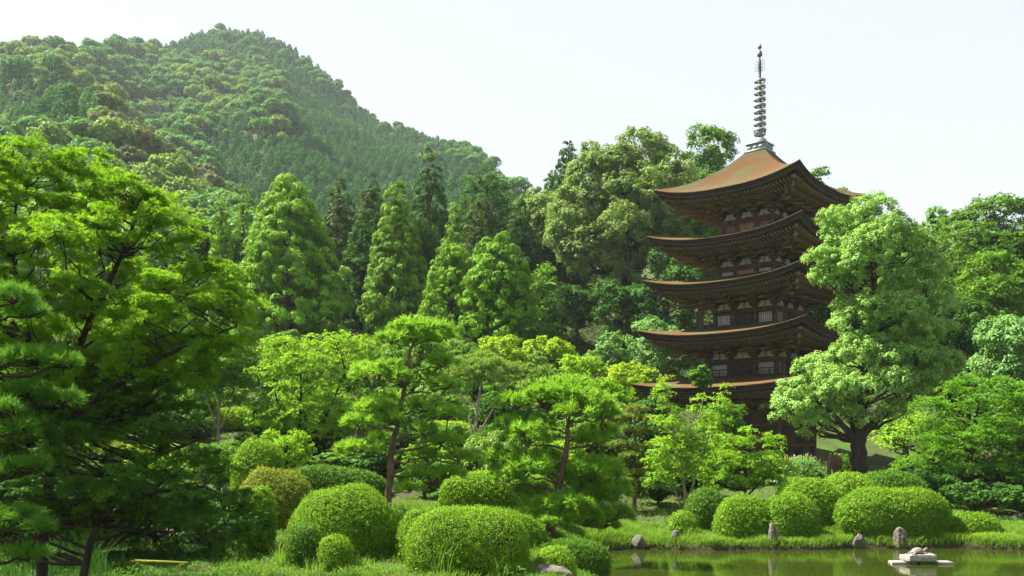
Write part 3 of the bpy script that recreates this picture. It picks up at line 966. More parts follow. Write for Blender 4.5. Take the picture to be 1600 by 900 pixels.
        part('ring', q, M['patina'], sp)
    q = Quads()
    for t in range(4):
        a = t * math.pi / 2 + .3; ca, sa = math.cos(a), math.sin(a)
        for (r0, r1, za, zb2) in ((.34, .34, 31.55, 32.35), (.20, .20, 31.6, 32.5)):
            q.beam([r0 * ca, r0 * sa, za], [r1 * ca, r1 * sa, zb2], .015, .015)
        for z2 in (31.55, 31.8, 32.05, 32.3):
            q.beam([.05 * ca, .05 * sa, z2], [.34 * ca, .34 * sa, z2 + .05], .015, .02)
        q.add([[.05 * ca, .05 * sa, 31.35], [.13 * ca, .13 * sa, 31.5], [.11 * ca, .11 * sa, 32.2], [.05 * ca, .05 * sa, 32.6]], [[0, 1, 2, 3]])
    part('openwork_flame', q, M['patina_dark'], sp)
    q = Quads(); q.lathe([(.03, 32.62), (.17, 32.68), (.20, 32.82), (.15, 33.0), (.06, 33.12), (.03, 33.14)], 16)
    part('lower_jewel', q, M['patina_dark'], sp, smooth=True)
    q = Quads(); q.lathe([(.03, 33.22), (.13, 33.27), (.15, 33.37), (.10, 33.5), (.02, 33.62), (.0, 33.66)], 16)
    part('upper_jewel', q, M['patina_dark'], sp, smooth=True)
build_pagoda()

# ================================================================== ROCKS, SLAB, TURTLE, FENCE, RAIL
def rock(px0, px1, py0, py1, label, Y=None, depth=.8, seed=1, top=0.0, mat='rock', sq=.35):
    cx = (px0 + px1) / 2
    if Y and Y > 32: Y += .05
    if Y is None: Y = hit(cx, py1)[1]
    s = Y / F; w = (px1 - px0) * s; h = (py1 - py0) * s
    x = (cx - 800) * s
    zt = CAMZ + (HZ - py0) * s; zb = CAMZ + (HZ - py1) * s - .12
    rng = np.random.default_rng(seed)
    bm = bmesh.new(); bmesh.ops.create_icosphere(bm, subdivisions=4, radius=1)
    cuts = [(Vector(unit(rng.normal(size=3))), rng.uniform(.62, .85)) for _ in range(9)]
    ph = rng.uniform(0, 6, 3)
    for v in bm.verts:
        c = v.co.copy()
        for n_, d_ in cuts:
            k_ = c.dot(n_) - d_
            if k_ > 0: c -= n_ * k_ * .9
        if mat == 'rock':
            c *= 1 + .05 * math.sin(c.x * 7 + ph[0]) * math.sin(c.y * 6 + ph[1]) + .03 * math.sin(c.z * 13 + ph[2] + c.x * 5)
        c.x *= 1 + top * c.z
        v.co = c
    mx_ = [max(abs(v.co[i]) for v in bm.verts) for i in range(3)]
    for v in bm.verts:
        v.co = Vector((v.co.x / mx_[0] * w / 2, v.co.y / mx_[1] * w * depth / 2, v.co.z / mx_[2] * (zt - zb) / 2))
    me = bpy.data.meshes.new('rock'); bm.to_mesh(me); bm.free(); me.materials.append(M[mat])
    for p in me.polygons: p.use_smooth = True
    o = link_mesh('rock', me, None, (x, Y, (zt + zb) / 2))
    return tag(o, label, 'rock', 'rocks along the pond edge')

rock(1200, 1216, 816, 857, 'tall upright grey stone at the pond edge between two round clipped shrubs', seed=3, sq=.3, top=-.15, Y=33.2)
rock(1048, 1064, 828, 858, 'pinkish squared stone standing in the pond edge grass below a tiny round shrub', seed=5, top=.1, Y=33.3)
rock(986, 1009, 836, 860, 'pale rounded stone at the waterline half hidden by hanging grass', seed=7, Y=33.2)
rock(938, 964, 846, 861, 'low tan stone at the left corner of the pond edge', seed=9, Y=33.0)
rock(903, 930, 839, 853, 'pointed grey stone in the grass right of the big pine trunk', seed=11, top=-.35, Y=33.6)
rock(1332, 1355, 832, 857, 'squat brown squared stone at the pond edge below the largest domed shrub', seed=13, Y=33.3)
rock(1396, 1418, 823, 858, 'tall reddish-grey stone at the pond edge under the right part of the largest domed shrub', seed=15, top=.1, Y=33.3)
rock(1550, 1570, 822, 837, 'small round brown rock beside the low shrub at far right', seed=17, Y=36)
rock(818, 898, 881, 925, 'broad flat-topped pale boulder at the bottom edge beside the pond', seed=19, Y=21.9, depth=.7)
rock(1578, 1600, 800, 822, 'dim grey rock in the shade under the right maple', seed=21, Y=38)

def slab_and_turtle():
    Y = 29.0; s = Y / F
    t = thing('stone_slab', ((1440 - 800) * s, Y, 0), 'pale layered stone slab resting just above the pond water', 'stone slab')
    def rough_box(name, c, size, mat, seed, rz=0):
        rng = np.random.default_rng(seed)
        bm = bmesh.new(); bmesh.ops.create_cube(bm, size=1)
        bmesh.ops.subdivide_edges(bm, edges=bm.edges[:], cuts=4, use_grid_fill=True)
        for v in bm.verts:
            q_ = v.co.copy()
            m_ = max(abs(q_.x), abs(q_.y)) * 2
            v.co.x *= 1 - .05 * (abs(q_.z) * 2) ** 3 + .03 * rng.normal() * .6; v.co.y *= 1 - .05 * (abs(q_.z) * 2) ** 3; v.co.z *= 1 - .12 * m_ ** 6 + .05 * rng.normal()
            v.co = Vector((v.co.x * size[0], v.co.y * size[1], v.co.z * size[2]))
        bmesh.ops.rotate(bm, verts=bm.verts, matrix=Matrix.Rotation(rz, 3, 'Z'))
        for v in bm.verts: v.co += Vector(c)
        me = bpy.data.meshes.new(name); bm.to_mesh(me); bm.free(); me.materials.append(mat)
        return link_mesh(name, me, t)
    rough_box('lower_slab', (0.02, .1, .02), (1.84, .42, .11), M['plank'], 2, -.03)
    rough_box('upper_slab', (-.28, 0, .19), (.55, .5, .20), M['slab'], 3, .25)
    rough_box('upper_slab', (.05, 0, .20), (.62, .55, .22), M['slab'], 4, -.1)
    rough_box('foot_stone', (.10, .0, -.02), (.55, .5, .22), M['moss'], 5, .1)
    # turtle
    tu = thing('turtle', ((1432 - 800) * s, Y - .03, .30), 'grey turtle basking on top of the stone slab in the pond', 'turtle', rz=.15)
    bm = bmesh.new(); bmesh.ops.create_uvsphere(bm, u_segments=24, v_segments=16, radius=1)
    for v in bm.verts:
        z = v.co.z
        r = math.hypot(v.co.x, v.co.y)
        v.co.z = (z * .155 if z > 0 else z * .03)
        v.co.x *= .21; v.co.y *= .15
        if z > 0: v.co.z *= 1 + .05 * math.cos(v.co.x * 60) * math.cos(v.co.y * 60)
        v.co.x += .02
    for v in bm.verts: v.co.z += .045
    me = bpy.data.meshes.new('turtle_shell'); bm.to_mesh(me); bm.free(); me.materials.append(M['turtle'])
    for p in me.polygons: p.use_smooth = True
    link_mesh('shell', me, tu)
    q = Quads()
    q.tube([[.16, 0, .06], [.24, 0, .10], [.285, 0, .155], [.33, 0, .165], [.35, 0, .16]], [.045, .036, .036, .034, .012], 10)
    link_mesh('head', q.mesh('turtle_head', M['turtle'], True), tu)
    for sx, sy in ((.15, .1), (.15, -.1), (-.12, .1), (-.12, -.1)):
        q = Quads(); q.tube([[sx, sy, .05], [sx * 1.3, sy * 1.5, .03], [sx * 1.45, sy * 1.75, .012]], [.035, .03, .02], 8)
        link_mesh('leg', q.mesh('turtle_leg', M['turtle'], True), tu)
    q = Quads(); q.tube([[-.16, 0, .04], [-.24, 0, .02]], [.02, .006], 6)
    link_mesh('tail', q.mesh('turtle_tail', M['turtle'], True), tu)
slab_and_turtle()

def fence():
    a = P(1228, 745, 55.0); b = P(1296, 748, 51.8); c = P(1313, 744, 55.5)
    root = thing('picket_fence', (b[0], b[1], ground(b[0], b[1])), 'brown wooden picket fence with pointed slats in front of the pagoda beside the camphor trunk', 'fence')
    q = Quads(); k = 0
    def gz(p): return float(ground(p[0], p[1]))
    def run(p0, p1, sp, wd):
        L = np.linalg.norm((p1 - p0)[:2]); n = int(L / sp)
        for i in range(n + 1):
            p = p0 + (p1 - p0) * i / n
            z = gz(p); rz = math.atan2((p1 - p0)[1], (p1 - p0)[0])
            q.box(np.array([p[0], p[1], z + .58]) - [b[0], b[1], gz(b)], (wd, .03, 1.06), rz)
            q.lathe([(wd * .6, 1.11), (.0, 1.19)], 4, np.array([p[0], p[1], z]) - [b[0], b[1], gz(b)])
    run(a, b, .16, .055)
    run(b, c, .12, .10)
    link_mesh('pickets', q.mesh('pickets', M['fence']), root)
    for zz in (.28, .92):
        for p0, p1 in ((a, b), (b, c)):
            q = Quads(); off = np.array([b[0], b[1], gz(b)])
            d = np.array([0, .035, 0])
            q.beam(np.array([p0[0], p0[1], gz(p0) + zz]) - off + d, np.array([p1[0], p1[1], gz(p1) + zz]) - off + d, .05, .07)
            link_mesh('rail', q.mesh('rail', M['fence']), root)
    for p in (a, (a + b) / 2, b, c):
        q = Quads(); q.box(np.array([p[0], p[1] + .02, gz(p) + .6]) - [b[0], b[1], gz(b)], (.13, .13, 1.3))
        link_mesh('fence_post', q.mesh('fence_post', M['fence']), root)
    p = P(1238, 720, 53.6); z = gz(p)
    w = Quads(); w.tube([[0, 0, -.1], [0, 0, 1.2]], [.05, .05], 8)
    o = link_mesh('white_post', w.mesh('white_post', M['fence_white'], True), None, (p[0], p[1] - .4, z))
    tag(o, 'short white marker post at the left end of the picket fence', 'post')
fence()

def low_rail():
    Y = 22.4; s = Y / F
    x0 = (203 - 800) * s; x1 = (292 - 800) * s; z = CAMZ + (HZ - 879) * s
    root = thing('low_rail', (x0, Y, .5), 'low mossy yellow-green wooden rail in the dark grass under the spreading maple', 'rail')
    q = Quads(); q.tube([[-.12, 0, z - .5 - .03], [.1, 0, z - .5 + .02], [(x1 - x0) * .6, 0, z - .5], [x1 - x0, .05, z - .5 - .03]], [.03, .055, .05, .045], 8)
    link_mesh('rail', q.mesh('mossy_rail', M['mossy'], True), root)
    for xx in (.06, x1 - x0 - .1):
        q = Quads(); q.tube([[xx, 0.0, -.3], [xx, 0, z - .53]], [.085, .075], 8)
        link_mesh('post', q.mesh('mossy_post', M['mossy'], True), root)
low_rail()

# ================================================================== CLIPPED SHRUBS
def shrub(px0, px1, top, bot, Y, label, leaf='shrub', seed=0, dep=1.0, n=2.7, leafpx=3.2, cat='shrub', cover=3.3, lean=0.0, flat=0.0, lump=.035, loose=.028, name='clipped_shrub'):
    if Y is None: Y = hit((px0 + px1) / 2, bot)[1]
    s = Y / F; w = (px1 - px0) * s; cx = ((px0 + px1) / 2 - 800) * s
    g = float(ground(cx, Y)); zt = CAMZ + (HZ - top) * s
    zb = min(CAMZ + (HZ - bot) * s, g + .1) - .05
    h = zt - zb
    rng = np.random.default_rng(seed + int(px0 * 3 + top))
    ph = rng.uniform(0, 6.28, 6)
    rx, ry, rz_ = w / 2, w / 2 * dep, h
    def shape(d):
        """d unit dirs (z>=-.25) -> points"""
        a = np.abs(d) + 1e-6
        e = np.array([n, n, n])
        r = (a[:, 0] ** n + a[:, 1] ** n + (a[:, 2]) ** n) ** (-1 / n)
        r = r * (1 + lump * (np.sin(d[:, 0] * 5 + ph[0]) * np.sin(d[:, 1] * 4 + ph[1]) + .6 * np.sin(d[:, 2] * 6 + d[:, 0] * 7 + ph[2]) + .4 * np.sin(d[:, 1] * 11 + d[:, 0] * 9 + ph[3])) )
        p = d * r[:, None] * np.array([rx, ry, rz_ * .72])
        p[:, 2] += rz_ * .28
        p[:, 2] += lean * p[:, 0] * np.clip(p[:, 2] / rz_, 0, 1)
        # narrow slightly at the foot
        k = np.clip(p[:, 2] / rz_, 0, 1)
        f = .86 + .14 * np.clip(k / .35, 0, 1)
        p[:, 0] *= f; p[:, 1] *= f
        return p
    L = leafpx * Y / F
    area = 2.2 * (w * w * dep * .8 + 1.6 * w * h * 1.0)
    cnt = int(min(90000, cover * area / (L * L * .55 * .5)))
    d = rdirs(rng, cnt); d = d[d[:, 2] > -.38]; cnt = len(d)
    p = shape(d)
    eps = 1e-3
    t1 = unit(np.cross(d, [.3, .2, .93])); t2 = np.cross(d, t1)
    pa = shape(unit(d + eps * t1)); pb = shape(unit(d + eps * t2))
    nn = unit(np.cross(pa - p, pb - p)); nn *= np.sign((nn * d).sum(-1))[:, None]
    off = rng.normal(size=cnt) * loose * 1.2 + rng.uniform(-1, 1, cnt) * L * .9 + .045 * np.sin(p[:, 0] * 17 + ph[4]) * np.sin(p[:, 1] * 19) * np.sin(p[:, 2] * 23 + ph[5])
    p = p + nn * off[:, None]
    nrm = unit(nn + .65 * rng.normal(size=(cnt, 3)))
    q = Quads()
    patch = .5 + .5 * np.sin(p[:, 0] * 3.1 + ph[0]) * np.sin(p[:, 1] * 2.7 + ph[1]) 
    q.quads(leaf_quads(rng, p, nrm, L, L * .55), 0, .7 * rng.random(cnt) + .3 * patch)
    # stray shoots
    m = max(0, int(cnt * .012)); ii = rng.integers(0, cnt, m); ii = ii[nn[ii, 2] > .2]
    if len(ii):
        al = unit(nn[ii] + [0, 0, .8] + .3 * rng.normal(size=(len(ii), 3)))
        q.quads(leaf_quads(rng, p[ii] + al * L * 1.0, unit(np.cross(al, rdirs(rng, len(ii)))), L * 2.2, L * .5, along=al), 0, rng.random(len(ii)))
    root = thing(name, (cx, Y, zb), label, cat)
    link_mesh('foliage', q.mesh('shrub_foliage', M[leaf]), root)
    # twiggy inside
    tw = Quads(); nth, nz = 24, 9
    dd = np.array([[math.cos(t) * math.cos(e_), math.sin(t) * math.cos(e_), math.sin(e_)] for e_ in np.linspace(-.38, 1.5, nz) for t in np.linspace(0, 2 * math.pi, nth, endpoint=False)])
    pp = shape(dd) * np.array([.93, .93, .95]) - [0, 0, .01]
    i = np.arange(nz - 1)[:, None] * nth; j = np.arange(nth)[None, :]; j2 = (j + 1) % nth
    tw.add(pp, np.stack([i + j, i + j2, i + nth + j2, i + nth + j], -1).reshape(-1, 4), 0)
    link_mesh('twigs', tw.mesh('shrub_twigs', M['twig'], True), root)
    return root

SH = [
 (456, 622, 762, 885, 24.6, 'big round bright green clipped dome in the front left, beside two small round shrubs', 'shrub', dict(dep=.9, n=2.2)),
 (640, 820, 798, 915, 22.6, 'largest front clipped mound with a flat bronze-green top and rounded right shoulder', 'shrub', dict(dep=.8, n=3.2, lump=.04)),
 (622, 705, 799, 905, 23.9, 'left shoulder shrub of the front mound, lumpy and yellow-green on its side', 'shrub', dict(dep=.8, n=2.6)),
 (742, 852, 806, 885, 25.4, 'low clipped hedge with a lit yellow rim running behind the front mound to the pine', 'shrub', dict(dep=.55, n=3.2, lean=-.12)),
 (376, 488, 737, 830, 29, 'bronze-topped clipped mound with a dark front, left behind the big round dome', 'shrub_olive', dict(dep=.9, n=2.6, lean=-.1)),
 (385, 428, 765, 840, 25.0, 'narrow green shrub edge showing at the right rim of the dark spreading maple', 'shrub', dict(dep=1.2)),
 (588, 655, 795, 865, 26.4, 'small green clipped shrub between the big round dome and the tall pine trunk', 'shrub_deep', dict()),
 (366, 440, 692, 745, 34, 'small lit mound above the bronze-topped one', 'shrub', dict(dep=.9)),
 (440, 602, 733, 790, 36, 'long low dark green clipped hedge behind the big round dome', 'shrub_deep', dict(dep=.4, n=3.4, lean=-.06)),
 (690, 862, 742, 812, 33.5, 'wide yellow-green clipped block with a flat top between the two garden pines', 'shrub', dict(dep=.5, n=4.0)),
 (726, 796, 678, 755, 39, 'dark rounded shrub standing behind the wide clipped block', 'shrub_deep', dict(dep=.9)),
 (452, 503, 825, 885, 22.9, 'small dark round shrub, left of the pair in front of the big dome', 'shrub_deep', dict(loose=.03)),
 (500, 547, 840, 890, 22.6, 'small bright round shrub, right of the pair in front of the big dome', 'shrub', dict(loose=.03)),
 (833, 948, 848, 905, 25.2, 'dark flat clipped shrub around the foot of the big pine near the pond', 'shrub_deep', dict(dep=.7, n=3.6)),
 (838, 896, 858, 910, 23.2, 'small yellow-tipped round shrub in front of the flat shrub at the pine foot', 'shrub', dict()),
 (1074, 1134, 766, 828, 36.0, 'dark green clipped shrub behind the slim pale-stemmed tree', 'shrub_deep', dict()),
 (1118, 1204, 779, 852, 34.9, 'rounded clipped shrub left of the tall upright stone', 'shrub', dict(dep=.9)),
 (1192, 1276, 776, 854, 34.6, 'rounded clipped shrub right of the tall upright stone', 'shrub', dict(dep=.9)),
 (1214, 1316, 751, 838, 36.6, 'yellow-topped sloping mound behind the round pond-edge shrubs', 'shrub', dict(dep=.8, lean=-.12)),
 (1310, 1478, 766, 842, 34.9, 'largest domed clipped shrub on the right pond bank with a bright flat top', 'shrub', dict(dep=.55, n=3.0)),
 (1287, 1362, 742, 800, 39, 'bright rounded shrub at the foot of the camphor trunk, behind the largest dome', 'shrub', dict()),
 (1346, 1440, 740, 800, 40.5, 'dark flat shrub right of the camphor trunk foot', 'shrub_deep', dict(n=3.4)),
 (1472, 1558, 804, 846, 35.2, 'low wide olive shrub at far right in front of the dark maple shade', 'shrub', dict(dep=.7)),
 (1222, 1284, 722, 760, 47.5, 'loose leafy bush in front of the picket fence', 'greygreen', dict(loose=.09, leafpx=4, lump=.12)),
 (1048, 1084, 802, 838, 34.5, 'tiny round yellow-green shrub in the pond edge grass above the squared stone', 'shrub', dict()),
 (1292, 1332, 716, 752, 57, 'leafy bush at the back end of the picket fence left of the camphor trunk', 'green', dict(loose=.09, leafpx=4, lump=.12)),
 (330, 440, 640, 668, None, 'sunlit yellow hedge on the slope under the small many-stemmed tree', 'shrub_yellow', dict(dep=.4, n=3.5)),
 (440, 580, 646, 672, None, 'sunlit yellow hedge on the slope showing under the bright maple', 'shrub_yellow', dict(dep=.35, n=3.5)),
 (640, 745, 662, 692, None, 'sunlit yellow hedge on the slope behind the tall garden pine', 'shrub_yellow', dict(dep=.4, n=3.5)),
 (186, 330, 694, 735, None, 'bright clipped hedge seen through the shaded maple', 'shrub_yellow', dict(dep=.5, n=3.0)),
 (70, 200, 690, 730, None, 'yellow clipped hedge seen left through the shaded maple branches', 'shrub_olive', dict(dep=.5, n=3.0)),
]
for a in SH:
    shrub(*a[:5], a[5], a[6], **a[7])

# ================================================================== GARDEN PINES
def pine(base_px, Y, trunk_px, pads, label, leaf='needle', bark='bark_pine', nl=.20, tuft_d=.27, r0=.20, npt=34, seed=5, needle_w=.022):
    base = np.array([(base_px[0] - 800) * Y / F, Y, 0.]); base[2] = float(ground(base[0], Y))
    rng = np.random.default_rng(seed)
    tp = np.array([P(x, y, Y + d) - base for (x, y, d) in trunk_px]); tp[0, 2] = -.3
    n = len(tp)
    # resample smooth
    t = np.linspace(0, n - 1, n * 4); tt = np.stack([np.interp(t, np.arange(n), tp[:, k]) for k in range(3)], -1)
    tt[1:-1] += rng.normal(size=(len(tt) - 2, 3)) * .02
    rad = r0 * (1 - .72 * np.linspace(0, 1, len(tt))) ; rad[0] *= 1.35; rad[1] *= 1.1
    tq = Quads(); tq.tube(tt, rad, 10)
    lobes = proj_lobes(pads, Y, base)
    limbs(rng, tq, tt, rad, lobes[:, :3] - np.array([0, 0, 1.]) * lobes[:, 5:6] * .4, r0=.22, thin=.02, sides=6, sag=-.05, low=.3, slope=.18)
    q = Quads()
    allC = []
    for lb in lobes:
        # whorls of shoots over the upper surface of each pad, fewer below
        a = lb[3] * lb[4] * 3.14 + 2.2 * lb[3] * lb[5]
        k = int(a / (tuft_d ** 2) * 2.4)
        d = rdirs(rng, k); d[:, 2] = np.where(d[:, 2] < -.15, -d[:, 2] * rng.random(k), d[:, 2])
        rr = rng.uniform(.72, 1.05, k)
        bump = 1 + .18 * np.sin(d[:, 0] * 6 + lb[0] * 3) * np.sin(d[:, 1] * 5 + lb[2])
        c = lb[:3] + d * lb[3:6] * (rr * bump)[:, None]
        allC.append(c[rng.random(k) < .25])
        ax = unit(d * [1, 1, .5] + [0, 0, .9] + .25 * rng.normal(size=(k, 3)))
        idx = np.repeat(np.arange(k), npt)
        nd = unit(ax[idx] * .75 + rdirs(rng, len(idx)))
        m = (nd * ax[idx]).sum(-1); nd = np.where(m[:, None] < -.1, nd - 2 * m[:, None] * ax[idx], nd)
        ln = nl * rng.uniform(.7, 1.2, len(idx))
        st = c[idx] + ax[idx] * (rng.uniform(-.35, .25, len(idx)) * nl)[:, None]
        side = unit(np.cross(nd, rdirs(rng, len(idx)))) * needle_w
        tip = st + nd * ln[:, None]
        q.quads(np.stack([st - side * .6, st + side * .6, tip + side * .35, tip - side * .35], 1), 0, .6 * rng.random(k)[idx] + .4 * rng.random(len(idx)))
    allC = np.concatenate(allC)
    for lb in lobes:
        pick = allC[np.argsort(((allC - lb[:3]) ** 2).sum(-1))[:18]]
        for g in pick[::2]:
            u = np.linspace(0, 1, 4)[:, None]; a = lb[:3] - [0, 0, lb[5] * .4]
            pts = a + (g - a) * u + rng.normal(size=(4, 3)) * .03; pts[0] = a
            tq.tube(pts, [.03, .022, .015, .008], 4, cap=False)
    return make_tree('garden_pine', base, label, q, tq, M[leaf], M[bark])

pine((605, 786), 30.5, [(605, 790, 0), (609, 740, 0), (612, 705, .1), (622, 655, 0), (636, 590, .1), (640, 550, 0), (652, 520, 0)],
     [(640, 512, 30, 13, 0), (675, 516, 32, 14, -.2), (612, 533, 26, 12, .3), (690, 527, 18, 13, .4), (650, 530, 40, 12, 0), (610, 572, 18, 9, -.4),
      (590, 588, 40, 14, 0), (565, 580, 20, 9, .5), (625, 592, 22, 11, -.5), (690, 568, 24, 12, .2), (665, 590, 22, 10, .6), (695, 604, 26, 12, -.3),
      (588, 640, 36, 16, -.2), (560, 662, 26, 12, .2), (610, 655, 22, 14, -.6), (665, 637, 28, 13, .1), (700, 648, 28, 12, -.2), (600, 627, 24, 10, .7),
      (560, 703, 38, 11, 0), (595, 690, 24, 10, .5), (655, 672, 26, 12, -.4), (690, 690, 30, 13, 0), (718, 716, 20, 11, .2), (665, 712, 28, 12, .5), (640, 765, 22, 10, -.3), (700, 742, 24, 11, .3), (660, 740, 26, 9, .1)],
     'tall garden pine with open layered pads and a slightly leaning bare reddish trunk', r0=.13, seed=8)
pine((862, 851), 29.5, [(862, 855, 0), (861, 820, 0), (872, 765, .1), (886, 700, 0), (888, 655, .1), (884, 625, 0)],
     [(875, 618, 51, 23, 0), (845, 625, 29, 17, .3), (915, 630, 42, 21, -.2), (942, 648, 29, 18, .2), (890, 606, 37, 14, .3), (805, 632, 29, 16, .5), (900, 645, 33, 16, -.7),
      (825, 685, 40, 25, -.1), (800, 665, 22, 14, .3), (845, 665, 24, 15, .7), (790, 720, 35, 25, 0), (825, 735, 40, 23, -.4), (850, 715, 24, 16, .6), (795, 748, 29, 16, -.3),
      (925, 690, 29, 18, .3), (945, 675, 22, 14, .5), (930, 740, 48, 25, -.1), (905, 755, 35, 21, .4), (955, 770, 33, 23, 0), (925, 780, 40, 21, .3), (960, 805, 26, 16, -.2),
      (850, 800, 40, 21, -.4), (885, 790, 40, 21, -.7), (915, 808, 35, 18, -.4), (940, 820, 29, 14, .2), (830, 770, 31, 14, .5), (870, 815, 33, 14, -.9)],
     'broad garden pine with dense rounded pads and a curved lower branch, nearest the pond', r0=.15, seed=9)
pine((992, 775), 39.5, [(992, 778, 0), (990, 740, 0), (994, 700, .1), (990, 665, 0), (995, 645, 0)],
     [(995, 640, 16, 6, 0), (985, 652, 20, 5, .2), (1010, 655, 16, 5, -.2), (975, 672, 18, 5, 0), (1008, 676, 18, 5, .2), (968, 695, 18, 6, .1), (1012, 700, 22, 5, 0), (985, 712, 18, 5, -.3),
      (970, 722, 18, 6, .3), (1018, 722, 18, 6, -.1), (1000, 740, 26, 6, 0), (975, 752, 20, 6, -.2), (1012, 762, 18, 6, .2), (960, 640, 22, 8, .9), (942, 636, 18, 7, 1.2)],
     'thin gnarled pale pine with small tiers, between the broad pine and the slim tree', leaf='needle_pale', r0=.09, seed=10, tuft_d=.17, nl=.12, npt=20)
pine((-30, 900), 12.5, [(-40, 960, 0), (-50, 800, 0), (-30, 700, .1), (-45, 560, 0), (-30, 460, 0)],
     [(20, 468, 36, 18, 0), (45, 490, 28, 12, .2), (55, 562, 52, 18, 0), (100, 568, 26, 12, -.2), (0, 570, 40, 16, .2), (95, 625, 30, 14, .4), (45, 615, 36, 16, .2), (10, 660, 36, 20, 0), (35, 672, 24, 14, -.3),
      (35, 735, 34, 15, 0), (55, 728, 18, 12, -.2), (0, 745, 30, 14, .2), (30, 808, 34, 16, 0), (62, 822, 20, 10, -.2), (10, 830, 34, 14, .2), (0, 640, 30, 14, -.3), (40, 868, 30, 12, .2)],
     'dark near pine with long-needled tufts along the left edge of the picture', leaf='needle_deep', bark='bark_dark', nl=.12, tuft_d=.10, r0=.12, seed=11, npt=24, needle_w=.006)

# ================================================================== BIG EXPLICIT TREES
def outline_tree(name, base_px, Y, poly, nl, r0, r1, label, leaf, bark, trunk_px, tr, style='round', L=5.0, wr=.55, seed=1, kd=1.0, dmax=90, flat=.72, sub=.36, dens=1.0, ntw=60, thin=.015, cat='tree', shell=False, low=.5, extra=None):
    x = (base_px - 800) * Y / F
    base = np.array([x, Y, float(ground(x, Y))])
    rng = np.random.default_rng(seed)
    lobes = outline_lobes(rng, poly, nl, r0, r1, Y, base, kd, dmax, flat)
    if extra: lobes = np.concatenate([lobes, proj_lobes(extra, Y, base)])
    LL = L * Y / F
    rm = (r0 + r1) / 2 * Y / F
    rsub = rm * sub
    nleaf = max(8, int(DENS * dens * 2.0 * rsub * rsub / (LL * LL * wr * .5)))
    q = Quads()
    C = foliage(rng, lobes, style, LL, 3.2 / (rsub * rsub), rsub, nleaf, q, wr)
    tq = Quads()
    for tl, rr in zip(trunk_px, tr):
        tp = np.array([P(a[0], a[1], Y + a[2]) - base for a in tl])
        if tl is trunk_px[0]: tp[0, 2] = min(tp[0, 2], -.4)
        n = len(tp); t = np.linspace(0, n - 1, n * 4)
        tt = np.stack([np.interp(t, np.arange(n), tp[:, k]) for k in range(3)], -1)
        tt[1:-1] += rng.normal(size=(len(tt) - 2, 3)) * rr[0] * .08
        rad = np.linspace(rr[0], rr[1], len(tt)); rad[0] *= 1.3
        tq.tube(tt, rad, 12)
    allp = np.concatenate([np.array([P(a[0], a[1], Y + a[2]) - base for a in tl]) for tl in trunk_px])
    main = np.array([P(a[0], a[1], Y + a[2]) - base for a in trunk_px[0]])
    R = np.linspace(tr[0][0], tr[0][1], len(main))
    tg = lobes[:, :3]
    if len(trunk_px) > 1:
        ends = [np.array([P(a[0], a[1], Y + a[2]) - base for a in tl]) for tl in trunk_px]
        for g in tg:
            ds = [np.linalg.norm(e - g, axis=-1).min() for e in ends]
            w_ = int(np.argmin(ds)); limbs(rng, tq, ends[w_], np.linspace(tr[w_][0], tr[w_][1], len(ends[w_])), g[None], thin=thin, low=low)
    else:
        limbs(rng, tq, main, R, tg, thin=thin, low=low)
    # twigs from lobe centres to clumps
    if len(C):
        for g in C[rng.choice(len(C), min(ntw, len(C)), replace=False)]:
            a = tg[np.argmin(((tg - g) ** 2).sum(-1))]
            u = np.linspace(0, 1, 4)[:, None]
            tq.tube(a + (g - a) * u, np.linspace(thin, thin * .4, 4), 4, cap=False)
    return make_tree(name, base, label, q, tq, M[leaf], M[bark], cat)

outline_tree('maple_tree', 40, 20.0,
    [(-160, 180), (0, 190), (45, 212), (95, 222), (140, 236), (190, 240), (232, 240), (224, 270), (220, 292), (262, 300), (300, 330), (340, 350), (382, 372), (372, 400), (390, 440), (402, 485), (398, 520), (360, 580), (300, 640), (250, 690), (150, 700), (60, 690), (-160, 660)],
    250, 20, 38, 'huge bright green maple filling the upper left corner, with dark spreading branches', 'maple', 'bark_dark',
    [[(60, 960, 0), (70, 800, 0), (85, 690, .1), (105, 600, 0), (140, 500, 0), (190, 400, .2), (215, 330, 0)],
     [(95, 640, 0), (40, 520, -.5), (20, 400, -.4), (25, 300, 0)],
     [(110, 590, 0), (200, 520, .6), (270, 450, .6), (330, 420, .4)],
     [(90, 680, 0), (190, 590, -.8), (290, 540, -.8), (370, 510, -.4)]],
    [(.13, .03), (.08, .02), (.08, .02), (.07, .02)], style='star', L=4.2, seed=21, kd=1.2, dmax=170, flat=.55, sub=.55, dens=.9, ntw=260, thin=.012)
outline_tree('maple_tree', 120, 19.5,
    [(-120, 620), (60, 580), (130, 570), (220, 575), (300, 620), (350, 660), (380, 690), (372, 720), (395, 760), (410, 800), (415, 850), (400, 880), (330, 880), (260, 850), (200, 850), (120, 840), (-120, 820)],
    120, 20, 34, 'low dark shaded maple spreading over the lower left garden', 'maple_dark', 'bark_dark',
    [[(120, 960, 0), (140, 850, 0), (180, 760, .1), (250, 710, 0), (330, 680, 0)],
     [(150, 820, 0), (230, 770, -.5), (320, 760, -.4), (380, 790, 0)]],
    [(.09, .025), (.06, .02)], style='star', L=4.0, seed=22, kd=1.0, dmax=120, flat=.5, sub=.55, dens=.85, ntw=160, thin=.010)
